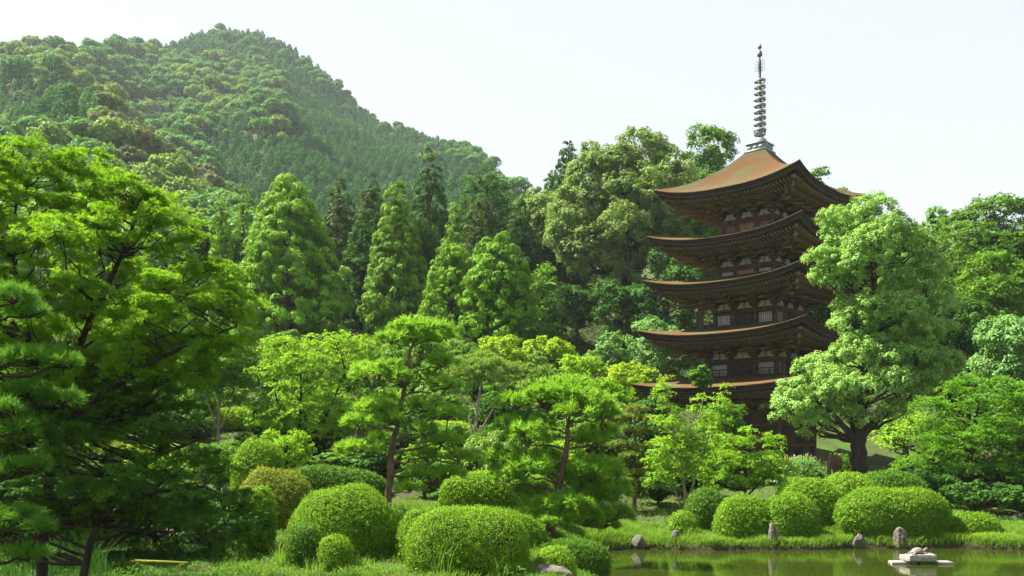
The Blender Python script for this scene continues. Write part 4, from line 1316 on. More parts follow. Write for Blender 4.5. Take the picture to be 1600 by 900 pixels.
outline_tree('camphor_tree', 1344, 53.0,
    [(1300, 318), (1335, 303), (1375, 306), (1400, 325), (1425, 335), (1445, 330), (1458, 355), (1462, 385), (1480, 430), (1495, 460), (1500, 505), (1488, 550), (1500, 585), (1480, 620), (1430, 640), (1400, 672), (1350, 668), (1310, 668), (1262, 690), (1222, 668), (1210, 630), (1222, 590), (1262, 560), (1290, 545), (1308, 530), (1300, 495), (1318, 465), (1285, 455), (1262, 430), (1262, 385), (1288, 372), (1285, 345)],
    150, 18, 32, 'huge pale green camphor tree with billowing foliage and thick dark trunk, right of pagoda', 'camphor', 'bark_dark',
    [[(1342, 760, 0), (1342, 715, 0), (1340, 665, 0), (1352, 600, .1), (1360, 500, 0), (1368, 400, 0), (1350, 340, 0)],
     [(1338, 690, 0), (1310, 655, -.6), (1270, 620, -.5)],
     [(1344, 680, 0), (1390, 640, .5), (1430, 570, .4), (1440, 480, .4)]],
    [(.50, .06), (.22, .06), (.26, .06)], style='round', L=3.6, seed=23, kd=1.0, dmax=95, flat=.80, sub=.30, dens=1.0, ntw=120, thin=.03)
outline_tree('oak_tree', 985, 100.0,
    [(855, 330), (880, 300), (895, 265), (910, 240), (930, 222), (955, 235), (975, 212), (1000, 204), (1030, 214), (1045, 232), (1075, 255), (1090, 290), (1090, 340), (1080, 400), (1060, 440), (1000, 460), (950, 450), (900, 430), (870, 405), (855, 370)],
    140, 20, 34, 'large rounded olive-green tree towering directly left of the pagoda top', 'oak', 'bark_dark',
    [[(985, 560, 0), (985, 480, 0), (980, 380, 0), (985, 290, 0)]],
    [(.7, .1)], style='round', L=4.4, seed=24, kd=1.0, dmax=110, flat=.85, sub=.34, dens=1.0)
outline_tree('maple_tree', 1500, 43.0,
    [(1410, 700), (1420, 650), (1440, 612), (1470, 600), (1500, 578), (1550, 570), (1620, 575), (1660, 640), (1650, 740), (1610, 790), (1545, 782), (1490, 775), (1440, 760), (1400, 750), (1395, 735)],
    110, 17, 30, 'spreading dark green maple with bright leaf tips overhanging the right end of the pond', 'maple_deep', 'bark_dark',
    [[(1500, 800, 0), (1505, 750, 0), (1515, 690, .1), (1530, 630, 0)],
     [(1503, 760, 0), (1460, 720, -.4), (1420, 700, -.3)],
     [(1505, 760, 0), (1570, 700, .3), (1610, 680, 0)]],
    [(.16, .03), (.09, .03), (.09, .03)], style='layer', L=3.9, seed=25, kd=.9, dmax=100, flat=.42, sub=.42, dens=.62, ntw=80)
outline_tree('maple_tree', 470, 42.0,
    [(392, 545), (410, 518), (440, 508), (465, 503), (490, 520), (520, 512), (560, 518), (588, 540), (592, 600), (575, 660), (545, 700), (480, 708), (420, 700), (395, 670), (388, 610)],
    90, 16, 28, 'bright fresh-green maple left of the tall garden pine', 'maple_bright', 'bark_dark',
    [[(462, 735, 0), (465, 700, 0), (470, 640, .1), (470, 560, 0)], [(462, 720, 0), (440, 660, 0), (425, 590, 0)], [(464, 715, 0), (510, 650, .3), (540, 580, 0)]],
    [(.14, .03), (.08, .02), (.08, .02)], style='layer', L=3.9, seed=26, kd=.9, dmax=85, flat=.48, sub=.40, dens=.7)
outline_tree('maple_tree', 1162, 41.5,
    [(1085, 700), (1110, 672), (1150, 662), (1190, 668), (1235, 680), (1245, 705), (1240, 735), (1222, 760), (1180, 775), (1130, 775), (1095, 760), (1080, 730)],
    60, 12, 20, 'low feathery light green maple in front of the pagoda foot', 'maple_bright', 'bark_dark',
    [[(1162, 800, 0), (1164, 770, 0), (1165, 730, .1), (1168, 695, 0)], [(1163, 780, 0), (1200, 740, .2), (1225, 715, 0)]],
    [(.09, .02), (.05, .02)], style='layer', L=3.4, seed=27, kd=.9, dmax=60, flat=.45, sub=.42, dens=1.0)
outline_tree('slim_tree', 1070, 37.5,
    [(1018, 760), (1005, 720), (1010, 680), (1022, 650), (1028, 610), (1040, 596), (1052, 600), (1060, 640), (1080, 668), (1098, 650), (1092, 622), (1100, 612), (1112, 628), (1130, 600), (1140, 606), (1132, 640), (1140, 665), (1120, 690), (1115, 720), (1105, 750), (1060, 762)],
    46, 9, 17, 'slim light green tree with several thin pale stems, its shoots rising before the lowest roof', 'maple_bright', 'bark_pale',
    [[(1070, 806, 0), (1070, 775, 0), (1066, 730, 0), (1052, 670, 0), (1042, 610, 0)], [(1072, 800, 0), (1086, 745, .1), (1105, 690, 0), (1125, 620, 0)], [(1068, 800, .1), (1052, 760, .1), (1035, 725, .1)]],
    [(.075, .02), (.05, .015), (.035, .012)], style='layer', L=3.6, seed=28, kd=1.0, dmax=50, flat=.6, sub=.55, dens=.75, thin=.008,
    extra=[(1040, 606, 9, 10, 0), (1034, 624, 13, 9, 0), (1046, 640, 13, 9, .1), (1028, 656, 15, 10, 0), (1132, 606, 8, 8, 0), (1122, 622, 11, 8, .1), (1136, 640, 11, 8, 0), (1118, 652, 14, 9, 0), (1098, 622, 11, 8, 0), (1092, 640, 12, 9, .1), (1108, 668, 16, 10, 0), (1070, 690, 18, 12, 0), (1085, 720, 20, 12, -.3), (1040, 700, 20, 12, -.2), (1030, 735, 18, 12, .2)])
outline_tree('small_tree', 343, 43.0,
    [(275, 570), (290, 535), (330, 516), (372, 520), (404, 545), (410, 585), (400, 625), (350, 632), (300, 628), (278, 605)],
    60, 16, 24, 'small many-stemmed tree with pale slanting stems seen between the left maple and the bright maple', 'green', 'bark_pale',
    [[(340, 672, 0), (342, 640, 0), (345, 600, 0), (340, 555, 0)], [(338, 668, 0), (322, 620, .1), (295, 575, 0)], [(346, 668, 0), (366, 620, .1), (392, 570, 0)]],
    [(.07, .02), (.045, .015), (.045, .015)], style='round', L=4.0, seed=29, kd=.9, dmax=60, flat=.6, sub=.4, dens=.75)
outline_tree('umbrella_tree', 752, 41.0,
    [(700, 590), (706, 560), (730, 548), (770, 545), (805, 556), (826, 580), (822, 605), (800, 618), (760, 608), (715, 612)],
    34, 13, 21, 'umbrella-shaped small tree with pale forked stems between the two garden pines', 'ilex', 'bark_pale',
    [[(742, 690, 0), (744, 650, 0), (750, 610, 0), (756, 580, 0)], [(740, 685, 0), (730, 640, .1), (715, 600, 0)], [(744, 685, 0), (770, 640, .1), (790, 600, 0)]],
    [(.09, .03), (.05, .02), (.05, .02)], style='willow', L=3.6, seed=30, kd=1.1, dmax=60, flat=.6, sub=.4, dens=.8)
outline_tree('round_tree', 1548, 88.0,
    [(1462, 380), (1465, 345), (1490, 320), (1530, 306), (1580, 306), (1640, 315), (1700, 360), (1700, 440), (1600, 440), (1545, 455), (1500, 450), (1470, 420)],
    55, 20, 32, 'wide dome-topped green tree on the skyline at the far right', 'green', 'bark_dark',
    [[(1560, 620, 0), (1555, 540, 0), (1550, 440, 0), (1545, 360, 0)]],
    [(.5, .1)], style='layer', L=4.2, seed=31, kd=1.0, dmax=110, flat=.62, sub=.34, dens=.95)

# ================================================================== TREES WITH AUTOMATIC CROWNS
T = [
 # kind, name, px, top, w, Y, label, leaf, kw
 ('conifer','conifer_tree',452,278,190,76,'plump bright green cone-shaped conifer with billowing tufts, left of centre','cedar',dict(pw=.55,lump=.85,dens=1.6)),
 ('conifer','conifer_tree',620,281,128,82,'tall narrow light green conifer rising to a pointed top in the centre left','cedar_mid',dict(pw=.72,lump=.85,dens=1.5)),
 ('conifer','conifer_tree',705,383,112,74,'broad rounded green conifer, left one of the pair above the tall garden pine','cedar',dict(pw=.45,lump=.9,dens=1.5)),
 ('conifer','conifer_tree',778,370,148,72,'broad rounded green conifer, right and larger one of the pair above the tall garden pine','cedar',dict(pw=.42,lump=.85,dens=1.5)),
 ('conifer','conifer_tree',760,258,146,112,'dark wide-crowned conifer standing against the mountain foot, behind the rounded pair','cedar_dark',dict(pw=.55,lump=1.1,style='layer')),
 ('conifer','conifer_tree',670,235,100,106,'dark spire-shaped conifer, tallest in the middle, behind the narrow light green one','cedar_dark',dict(pw=.7)),
 ('conifer','conifer_tree',530,283,92,101,'brown-tinged dark conifer, left of the twin spires beside the plump conifer','cedar_brown',dict(pw=.6)),
 ('conifer','conifer_tree',578,274,92,104,'brown-tinged dark conifer, right of the twin spires beside the plump conifer','cedar_brown',dict(pw=.6)),
 ('conifer','fir_tree',380,289,70,92,'slender fir with flat open tiers left behind the plump conifer','cedar_mid',dict(pw=.8,style='layer',lump=1.0)),
 ('conifer','conifer_tree',346,312,48,84,'small bright tufted conifer left of the slender fir','cedar',dict(pw=.4,lump=1.5)),
 ('conifer','fir_tree',312,335,50,90,'short fir with flat tiers beside the edge of the left maple','cedar_mid',dict(pw=.8,style='layer')),
 ('conifer','conifer_tree',395,360,70,88,'mid green conifer half hidden between slender fir and plump conifer','cedar_mid',dict(pw=.6)),
 ('broad','broadleaf_tree',528,408,58,84,'yellow-tipped small tree at the right foot of the plump conifer','ilex',dict()),
 ('conifer','layered_tree',850,405,72,92,'bright tree with flat layered boughs right of the rounded conifer pair','cedar',dict(pw=.5,style='layer',lump=1.3)),
 ('conifer','layered_tree',868,455,70,88,'dark tree with flat boughs below the bright layered one','cedar_dark',dict(pw=.5,style='layer',lump=1.3)),
 ('conifer','conifer_tree',888,222,80,120,'dark conifer on the skyline left of the large olive-green tree','cedar_dark',dict(pw=.5)),
 ('conifer','conifer_tree',862,268,60,124,'small dark conifer on the skyline where the mountain meets the wood','cedar_dark',dict(pw=.5)),
 ('broad','broadleaf_tree',830,282,70,120,'rounded pale tree at the low point of the skyline','oak',dict()),
 ('broad','broadleaf_tree',1108,200,116,112,'airy rounded green tree on the skyline between the olive tree and the spire','green',dict(lobn=18,lpx=4.5)),
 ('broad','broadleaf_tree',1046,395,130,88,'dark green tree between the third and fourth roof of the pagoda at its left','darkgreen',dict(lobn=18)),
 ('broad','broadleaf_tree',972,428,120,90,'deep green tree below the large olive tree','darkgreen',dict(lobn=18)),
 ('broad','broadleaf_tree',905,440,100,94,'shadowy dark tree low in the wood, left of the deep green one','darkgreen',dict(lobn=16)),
 ('broad','broadleaf_tree',1090,310,110,100,'sunlit green tree showing under the top roof of the pagoda','green',dict(lobn=18)),
 ('broad','broadleaf_tree',1280,262,60,118,'small green treetop on the skyline behind the right of the top roof','green',dict()),
 ('broad','broadleaf_tree',1322,292,50,120,'small yellowish treetop beyond the right tip of the top roof','ilex',dict()),
 ('broad','broadleaf_tree',1290,420,140,98,'green tree showing between pagoda roofs and the camphor tree','green',dict()),
 ('broad','broadleaf_tree',1460,325,60,104,'sparse spindly treetop above the right shoulder of the camphor','greygreen',dict(dens=.25,lobn=20)),
 ('broad','broadleaf_tree',1455,430,110,86,'deep green tree filling the gap right of the camphor top','darkgreen',dict()),
 ('broad','broadleaf_tree',1568,385,170,74,'wide green tree under the dome-topped one at the right edge','green',dict(style='layer',lobn=22)),
 ('broad','broadleaf_tree',1510,470,120,70,'deep green tree behind the right flank of the camphor','darkgreen',dict(lobn=18)),
 ('broad','broadleaf_tree',1575,495,130,58,'grey-green leafy tree above the right maple','greygreen',dict(lobn=18)),
 ('broad','small_tree',1415,640,100,60,'thin light green tree in the sunlit gap right of the camphor trunk','maple_bright',dict(style='layer',dens=.5)),
 ('broad','broadleaf_tree',1300,640,110,88,'green tree on the far side of the lawn behind the camphor trunk','green',dict(cb=.3)),
 ('broad','maple_tree',785,525,96,60,'yellow-green maple, left of the sunlit row behind the umbrella-shaped tree','maple_yellow',dict(lobn=16)),
 ('broad','maple_tree',852,528,104,63,'yellow-green maple, right of the sunlit row behind the umbrella-shaped tree','maple_yellow',dict(lobn=16)),
 ('broad','maple_tree',905,548,90,59,'green-gold maple at the right end of the sunlit row','maple_bright',dict(style='layer')),
 ('broad','maple_tree',995,563,128,74,'glowing yellow-green flat-topped maple left of the lowest pagoda roof','maple_yellow',dict(style='layer',flat=.4)),
 ('broad','broadleaf_tree',955,522,86,77,'small pale grey-green tree behind the sunlit maples','greygreen',dict()),
 ('broad','broadleaf_tree',1022,500,124,78,'soft grey-green tree touching the left tip of the second roof','greygreen',dict(lobn=18)),
 ('broad','broadleaf_tree',1098,566,42,60,'small leafy tree in front of the left end of the balcony','green',dict(cb=.72,lobn=10)),
 ('broad','maple_tree',945,595,100,54,'mid green maple behind the broad garden pine','maple',dict(style='layer')),
 ('broad','olive_tree',872,568,132,49,'wide rounded olive-green tree crown directly behind the broad garden pine','ilex',dict(style='willow',lobn=18)),
 ('broad','broadleaf_tree',822,500,140,72,'dark green leafy tree at the foot of the rounded conifers','green',dict(lobn=16,style='layer')),
 ('broad','broadleaf_tree',650,530,130,58,'dark green tree behind the top of the tall garden pine','green',dict(lobn=16)),
 ('broad','broadleaf_tree',600,600,90,50,'shaded green tree between the bright maple and the tall garden pine','green',dict()),
 ('broad','broadleaf_tree',690,610,110,47,'shaded leafy tree right behind the tall garden pine','green',dict()),
 ('broad','broadleaf_tree',255,500,120,55,'shaded green tree seen behind the left maple','green',dict(lobn=16)),
 ('broad','broadleaf_tree',160,480,140,60,'sunlit green tree glimpsed through the left maple branches','maple_bright',dict(lobn=16)),
 ('broad','broadleaf_tree',40,470,140,58,'green tree glimpsed through the left maple at the picture edge','green',dict(lobn=16)),
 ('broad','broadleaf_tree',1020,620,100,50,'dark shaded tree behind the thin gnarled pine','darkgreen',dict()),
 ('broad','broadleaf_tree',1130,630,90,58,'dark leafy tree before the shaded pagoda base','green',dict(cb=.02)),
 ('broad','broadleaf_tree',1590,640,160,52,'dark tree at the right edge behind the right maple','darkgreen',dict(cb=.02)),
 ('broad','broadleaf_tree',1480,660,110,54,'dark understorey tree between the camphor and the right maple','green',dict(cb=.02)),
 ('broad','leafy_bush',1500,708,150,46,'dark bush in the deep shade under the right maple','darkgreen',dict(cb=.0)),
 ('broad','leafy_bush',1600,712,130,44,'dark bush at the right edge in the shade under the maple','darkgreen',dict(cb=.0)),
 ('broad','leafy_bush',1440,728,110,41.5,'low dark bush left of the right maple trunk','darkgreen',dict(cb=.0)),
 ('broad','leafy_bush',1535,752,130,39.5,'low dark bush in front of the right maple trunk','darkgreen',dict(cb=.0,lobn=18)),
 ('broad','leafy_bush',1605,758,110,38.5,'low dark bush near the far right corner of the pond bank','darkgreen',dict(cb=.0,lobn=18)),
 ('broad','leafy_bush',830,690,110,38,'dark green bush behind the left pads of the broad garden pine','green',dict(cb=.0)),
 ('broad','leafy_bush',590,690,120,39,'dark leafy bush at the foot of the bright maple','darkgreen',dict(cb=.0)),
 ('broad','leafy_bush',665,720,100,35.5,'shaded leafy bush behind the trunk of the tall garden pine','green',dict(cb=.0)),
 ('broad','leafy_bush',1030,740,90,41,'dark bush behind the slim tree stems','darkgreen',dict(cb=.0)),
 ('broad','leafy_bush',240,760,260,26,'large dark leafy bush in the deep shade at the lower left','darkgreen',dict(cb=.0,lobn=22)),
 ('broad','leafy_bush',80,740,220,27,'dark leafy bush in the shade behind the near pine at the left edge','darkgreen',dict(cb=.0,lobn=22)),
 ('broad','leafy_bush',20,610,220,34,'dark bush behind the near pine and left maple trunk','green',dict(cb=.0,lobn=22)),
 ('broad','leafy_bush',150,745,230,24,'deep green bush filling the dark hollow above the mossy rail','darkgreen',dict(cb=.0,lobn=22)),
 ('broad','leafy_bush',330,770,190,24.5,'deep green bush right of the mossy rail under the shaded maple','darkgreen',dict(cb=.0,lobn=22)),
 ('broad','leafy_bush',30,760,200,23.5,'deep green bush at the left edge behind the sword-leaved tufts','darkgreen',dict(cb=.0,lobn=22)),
 ('broad','leafy_bush',1075,705,90,47,'green bush behind the slim tree, left of the low feathery maple','green',dict(cb=.0)),
 ('broad','leafy_bush',1135,700,90,48,'dark bush behind the left part of the low feathery maple','darkgreen',dict(cb=.0)),
 ('broad','leafy_bush',1195,705,90,48,'green bush behind the right part of the low feathery maple','green',dict(cb=.0)),
 ('broad','leafy_bush',340,690,120,36,'shaded leafy bush below the small many-stemmed tree','green',dict(cb=.0)),
]
for t in T:
    o_ = place_auto(t[0], t[2], t[3], t[4], t[5], t[6], t[7], name=t[1], **t[8])
    if t[1] == 'leafy_bush': o_['category'] = 'bush'

# the wood on the lower slopes: individual trees, copied from a few kinds
def copy_tree(root, loc, rz, sc, label, group):
    r = root.copy(); COL.objects.link(r); r.location = loc; r.rotation_euler = (0, 0, rz); r.scale = sc
    r['label'] = label; r['group'] = group
    for ch in list(root.children):
        c = ch.copy(); COL.objects.link(c); c.parent = r
    return r

def slope_bushes():
    rng = np.random.default_rng(31)
    kinds = [('green', 'green leafy bush on the slope among many alike', 'green leafy bushes filling the garden slope'), ('darkgreen', 'dark leafy bush on the slope among many alike', 'dark leafy bushes filling the garden slope'),
             ('maple_bright', 'light green bush on the slope among many alike', 'light green bushes filling the garden slope'), ('ilex', 'olive-green bush on the slope among many alike', 'olive-green bushes filling the garden slope')]
    first = {}; pts = []
    for _ in range(6000):
        y = rng.uniform(37, 72); px = rng.uniform(-20, 1080) if y < 62 else rng.uniform(-20, 1000); x = (px - 800) * y / F
        if px > 900 and y < 43: continue
        if all((x - a) ** 2 + (y - b) ** 2 > 1.9 ** 2 for a, b in pts): pts.append((x, y))
        if len(pts) > 190: break
    for x, y in pts:
        k = int(rng.choice(4, p=[.4, .3, .14, .16])); h = rng.uniform(1.0, 2.3); w = rng.uniform(2.0, 3.4)
        g = float(ground(x, y)); lf, lb, gr = kinds[k]
        if k not in first:
            q, tq = auto_broad(700 + k, 2.0, 3.0, None, None, 50, cb=0.0, lobn=16, style='layer' if k == 2 else 'round', lpx=4.5)
            t = make_tree('leafy_bush', (x, y, g), lb, q, tq, M[lf], M['bark_dark'], cat='bush', group=gr); first[k] = t
            t.scale = (w / 3, w / 3, h / 2)
        else:
            copy_tree(first[k], (x, y, g), rng.uniform(0, 6.3), (w / 3, w / 3, h / 2), lb, gr)
slope_bushes()

def wood():
    rng = np.random.default_rng(77)
    protos = {}
    for key, leaf in (('cd', 'cedar_dark'), ('cm', 'cedar_mid'), ('cb', 'cedar_brown')):
        protos[key] = [(auto_conifer(300 + i + len(protos) * 10, 15, 6.2 + i, 105, pw=.55 + .1 * i, lump=1.1), leaf) for i in range(2)]
    for key, leaf in (('bd', 'darkgreen'), ('bg', 'green'), ('bo', 'oak')):
        protos[key] = [(auto_broad(400 + i + len(protos) * 10, 13, 9, None, None, 105, lobn=16), leaf) for i in range(2)]
    kinds = {'cd': ('dark conifer', 'dark green conifers of the wood on the lower slope'), 'cm': ('mid green conifer', 'mid green conifers of the wood on the lower slope'),
             'cb': ('brown-tinged conifer', 'brown-tinged conifers of the wood on the lower slope'), 'bd': ('dark broadleaf tree', 'dark round-crowned trees of the wood on the lower slope'),
             'bg': ('green broadleaf tree', 'green round-crowned trees of the wood on the lower slope'), 'bo': ('olive broadleaf tree', 'olive round-crowned trees of the wood on the lower slope')}
    first = {}
    capx = [0, 150, 250, 300, 420, 520, 600, 700, 800, 840, 870, 1000, 1100, 1160, 1200, 1260, 1290, 1330, 1400, 1460, 1480, 1600]
    capy = [380, 350, 330, 345, 340, 330, 330, 320, 315, 310, 300, 260, 260, 300, 340, 330, 320, 345, 350, 360, 370, 360]
    pts = []
    tries = 0
    while len(pts) < 135 and tries < 20000:
        tries += 1
        y = rng.uniform(88, 150); px = rng.uniform(-20, 1640); x = (px - 800) * y / F
        if 1080 < px < 1300 and y < 100: continue
        if 835 < px < 1120 and y < 108: continue
        if all((x - a) ** 2 + (y - b) ** 2 > 4.6 ** 2 for a, b in pts): pts.append((x, y))
    for x, y in pts:
        px = 800 + F * x / y
        r = rng.random()
        if px < 820: k = 'cd' if r < .6 else ('cm' if r < .68 else ('cb' if r < .82 else 'bd'))
        else: k = 'bd' if r < .5 else ('bg' if r < .7 else ('bo' if r < .8 else 'cd'))
        g = float(ground(x, y))
        cap = CAMZ + (HZ - np.interp(px, capx, capy)) * y / F - g
        h = min(rng.uniform(10, 17), cap)
        if h < 5: continue
        i = int(rng.integers(0, 2)); (q, tq), leaf = protos[k][i]
        H0 = 15 if k[0] == 'c' else 13
        sc = h / H0; sw = sc * rng.uniform(.9, 1.2) if h > 9 else sc * 1.3
        lb = kinds[k][0] + ' in the wood on the slope, one of many alike behind the garden'
        if (k, i) not in first:
            t = make_tree('conifer_tree' if k[0] == 'c' else 'broadleaf_tree', (x, y, g), lb, q, tq, M[leaf], M['bark_dark'], group=kinds[k][1], rz=rng.uniform(0, 6.3))
            t.scale = (sw, sw, sc); first[(k, i)] = t
        else:
            copy_tree(first[(k, i)], (x, y, g), rng.uniform(0, 6.3), (sw, sw, sc), lb, kinds[k][1])
wood()

# ================================================================== MOUNTAIN FOREST (one mass)
def mountain_forest():
    rng = np.random.default_rng(5)
    src = bpy.data.collections.new('crown_kinds')       # not linked to the scene: only the instances show
    mats = [('mt_olive', 'b'), ('mt_green', 'b'), ('mt_dark', 'c'), ('mt_brown', 'b'), ('mt_green', 'c'), ('mt_olive', 'b2')]
    for i, (mk, ty) in enumerate(mats):
        q = Quads()
        r2 = np.random.default_rng(900 + i)
        L = .62
        if ty[0] == 'b':
            d = rdirs(r2, 26); d[:, 2] = np.abs(d[:, 2])
            lobes = [[a[0] * 2.9, a[1] * 2.9, 5.5 + a[2] * 2.3, 1.5, 1.5, 1.15] for a in d] + [[0, 0, 5.2, 3.1, 3.1, 2.6]]
            C = foliage(r2, np.array(lobes), 'round', L, 4.2, .72, 26, q, .6)
        else:
            lobes = []
            for zz, R in ((2.2, 2.6), (3.8, 2.4), (5.4, 2.0), (7.0, 1.4), (8.4, .7)):
                n_ = max(3, int(R * 4)); a0 = r2.uniform(0, 6)
                for k_ in range(n_):
                    a = a0 + k_ * 6.283 / n_ + r2.normal() * .2
                    lobes.append([R * math.cos(a), R * math.sin(a), zz + r2.normal() * .3, .95, .95, .75])
            lobes.append([0, 0, 9.2, .6, .6, .8])
            foliage(r2, np.array(lobes), 'spray', L * .9, 6.5, .55, 22, q, .5)
        q.tube([[0, 0, -2], [0, 0, 6]], [.3, .12], 5, 1)
        o = bpy.data.objects.new('crown_%d' % i, q.mesh('hill_crown', [M[mk], M['bark_dark']]))
        src.objects.link(o)
    # positions
    pts, kind, scl = [], [], []
    N_ = 60000
    y = 118 + (700 - 118) * rng.random(N_) ** .62
    px = rng.uniform(-90, 900, N_)
    x = (px - 800) * y / F
    yr = np.interp(px, RDG_X, RDG_Y)
    ok = (y < yr + 10) & ((y > 150) | (px < 840))
    x, y, px, yr = x[ok], y[ok], px[ok], yr[ok]
    z = ground(x, y)
    cell = {}
    n1 = vnoise(x + 40, y, 33.) + .35 * rng.normal(size=len(x)); n2 = vnoise(x - 90, y + 50, 22.) + .3 * rng.normal(size=len(x))
    for i in range(len(x)):
        py = HZ - (z[i] - CAMZ) * F / y[i]
        conif = n1[i] > .75
        if px[i] > 300 + .45 * (py - 200) and py > 60 + .62 * max(0., px[i] - 330) * .95 and px[i] < 660: conif = n1[i] > -1.3
        if px[i] > 560 and py > 230 + .35 * (px[i] - 560): conif = n1[i] > -1.2
        if px[i] < 450 and 95 < py < 185 + .12 * px[i] and y[i] > 300: conif = n1[i] > .6
        if px[i] < 240 and 140 < py < 235 and y[i] < 330: conif = n2[i] > -.9
        if 150 < px[i] < 330 and 185 < py < 345 and y[i] < 300: conif = False
        if px[i] > 345 and py < 60 + .62 * max(0., px[i] - 330) * .95: conif = n2[i] > -.3
        if conif:
            k = 2 if n2[i] > -.5 else 4; s = rng.uniform(.42, .66); sp = 4.3 * s / .75
        else:
            k = (3 if n1[i] > -.5 else 0) if (160 < px[i] < 340 and 190 < py < 345 and y[i] < 290) else (0 if n2[i] > .35 else (5 if n2[i] > .1 else 1)); s = rng.uniform(.5, 1.25) * (1.0 if px[i] < 330 else .85); sp = 5.4 * s
        c = (int(x[i] // 8), int(y[i] // 8)); bad = False
        for a in (-1, 0, 1):
            for b in (-1, 0, 1):
                for (xx, yy, ss) in cell.get((c[0] + a, c[1] + b), ()):
                    if (xx - x[i]) ** 2 + (yy - y[i]) ** 2 < ((sp + ss) / 2) ** 2: bad = True; break
        if bad: continue
        cell.setdefault(c, []).append((x[i], y[i], sp))
        pts.append((x[i], y[i], z[i])); kind.append(k); scl.append(s * (1.0 if k in (2, 4) else 1.0))
    print('mountain crowns', len(pts))
    me = bpy.data.meshes.new('mountain_forest')
    me.vertices.add(len(pts)); me.vertices.foreach_set('co', np.array(pts, np.float32).ravel())
    a = me.attributes.new('kind_index', 'INT', 'POINT'); a.data.foreach_set('value', np.array(kind, np.int32))
    a = me.attributes.new('crown_scale', 'FLOAT', 'POINT'); a.data.foreach_set('value', np.array(scl, np.float32))
    a = me.attributes.new('turn', 'FLOAT', 'POINT'); a.data.foreach_set('value', rng.uniform(0, 6.28, len(pts)).astype(np.float32))
    me.update()
    o = link_mesh('mountain_forest', me)
    tag(o, 'dense mixed forest covering the mountain, olive and dark green crowns', 'forest', kind='stuff')
    ng = bpy.data.node_groups.new('forest_nodes', 'GeometryNodeTree')
    ng.interface.new_socket('Geometry', in_out='INPUT', socket_type='NodeSocketGeometry')
    ng.interface.new_socket('Geometry', in_out='OUTPUT', socket_type='NodeSocketGeometry')
    gi = ng.nodes.new('NodeGroupInput'); go = ng.nodes.new('NodeGroupOutput')
    ci = ng.nodes.new('GeometryNodeCollectionInfo'); ci.inputs['Collection'].default_value = src
    ci.inputs['Separate Children'].default_value = True; ci.inputs['Reset Children'].default_value = True
    ip = ng.nodes.new('GeometryNodeInstanceOnPoints'); ip.inputs['Pick Instance'].default_value = True
    def named(n, t):
        k = ng.nodes.new('GeometryNodeInputNamedAttribute'); k.data_type = t; k.inputs['Name'].default_value = n; return k.outputs[0]
    ng.links.new(gi.outputs[0], ip.inputs['Points']); ng.links.new(ci.outputs[0], ip.inputs['Instance'])
    ng.links.new(named('kind_index', 'INT'), ip.inputs['Instance Index'])
    ng.links.new(named('crown_scale', 'FLOAT'), ip.inputs['Scale'])
    cx = ng.nodes.new('ShaderNodeCombineXYZ'); ng.links.new(named('turn', 'FLOAT'), cx.inputs['Z'])
    ng.links.new(cx.outputs[0], ip.inputs['Rotation'])
    ng.links.new(ip.outputs[0], go.inputs[0])
    md = o.modifiers.new('forest', 'NODES'); md.node_group = ng
mountain_forest()

# ================================================================== GRASS, UNDERGROWTH
def blades(rng, base, h, w, lean, seg=2):
    n = len(base)
    a = rng.uniform(0, 6.283, n); d = np.stack([np.cos(a), np.sin(a), np.zeros(n)], -1)
    side = np.stack([-np.sin(a), np.cos(a), np.zeros(n)], -1)
    th = rng.uniform(0, 6.283, n); sd = side * np.cos(th)[:, None] + d * np.sin(th)[:, None]
    ln = lean * rng.uniform(.3, 1.2, n)
    out = []
    prev_c = base; prev_w = w
    for s in range(1, seg + 1):
        t = s / seg
        c = base + np.array([0, 0, 1.]) * (h * (t - .28 * lean * t * t))[:, None] + d * (h * ln * t * t)[:, None]
        ww = w * (1 - t) + w * .12
        out.append(np.stack([prev_c - sd * (prev_w / 2)[:, None], prev_c + sd * (prev_w / 2)[:, None], c + sd * (ww / 2)[:, None], c - sd * (ww / 2)[:, None]], 1))
        prev_c = c; prev_w = ww
    return np.concatenate(out), seg

def grass_field(name, label, n, xr, yr_, cond, hmin, hmax, w, mat, seed, lean=.5, cat='grass'):
    rng = np.random.default_rng(seed)
    x = rng.uniform(*xr, n); y = rng.uniform(*yr_, n)
    px = 800 + F * x / y
    ok = (px > -40) & (px < 1640) & (pond_sd(x, y) < -.02) & cond(x, y, px)
    x, y = x[ok], y[ok]
    clump = .5 + .5 * vnoise(x, y, .55); 
    keep = rng.random(len(x)) < (.25 + .75 * clump); x, y, clump = x[keep], y[keep], clump[keep]
    b = np.stack([x, y, ground(x, y) - .02], -1)
    h = (hmin + (hmax - hmin) * clump * rng.uniform(.5, 1.1, len(x)))
    qd, sg = blades(rng, b, h, np.full(len(x), w), lean)
    q = Quads(); q.quads(qd, 0, np.tile(rng.random(len(x)) * .7 + .3 * clump, sg))
    o = link_mesh(name, q.mesh(name, M[mat]))
    return tag(o, label, cat, kind='stuff')
shore = lambda x, y: np.exp(-((pond_sd(x, y) + .45) / .8) ** 2)
grass_field('shore_grass', 'tall bright grass hanging over the far pond bank', 80000, (1.5, 26), (32.8, 36.4), lambda x, y, px: (px > 850), .10, .50, .030, 'grass', 1, .75)
grass_field('lawn', 'fresh green grass on the garden ground', 120000, (-18, 28), (34, 62), lambda x, y, px: np.ones(len(x), bool), .05, .16, .03, 'grass', 2, .4)
grass_field('front_grass', 'long green grass in front of the clipped shrubs', 52000, (-12, 3.5), (20.5, 34), lambda x, y, px: px > 330, .05, .42, .024, 'grass', 3, .6)
grass_field('shaded_grass', 'dark grass in the shade at the lower left', 40000, (-14, -5), (19.5, 30), lambda x, y, px: px < 400, .08, .30, .016, 'blade_dark', 4, .6)

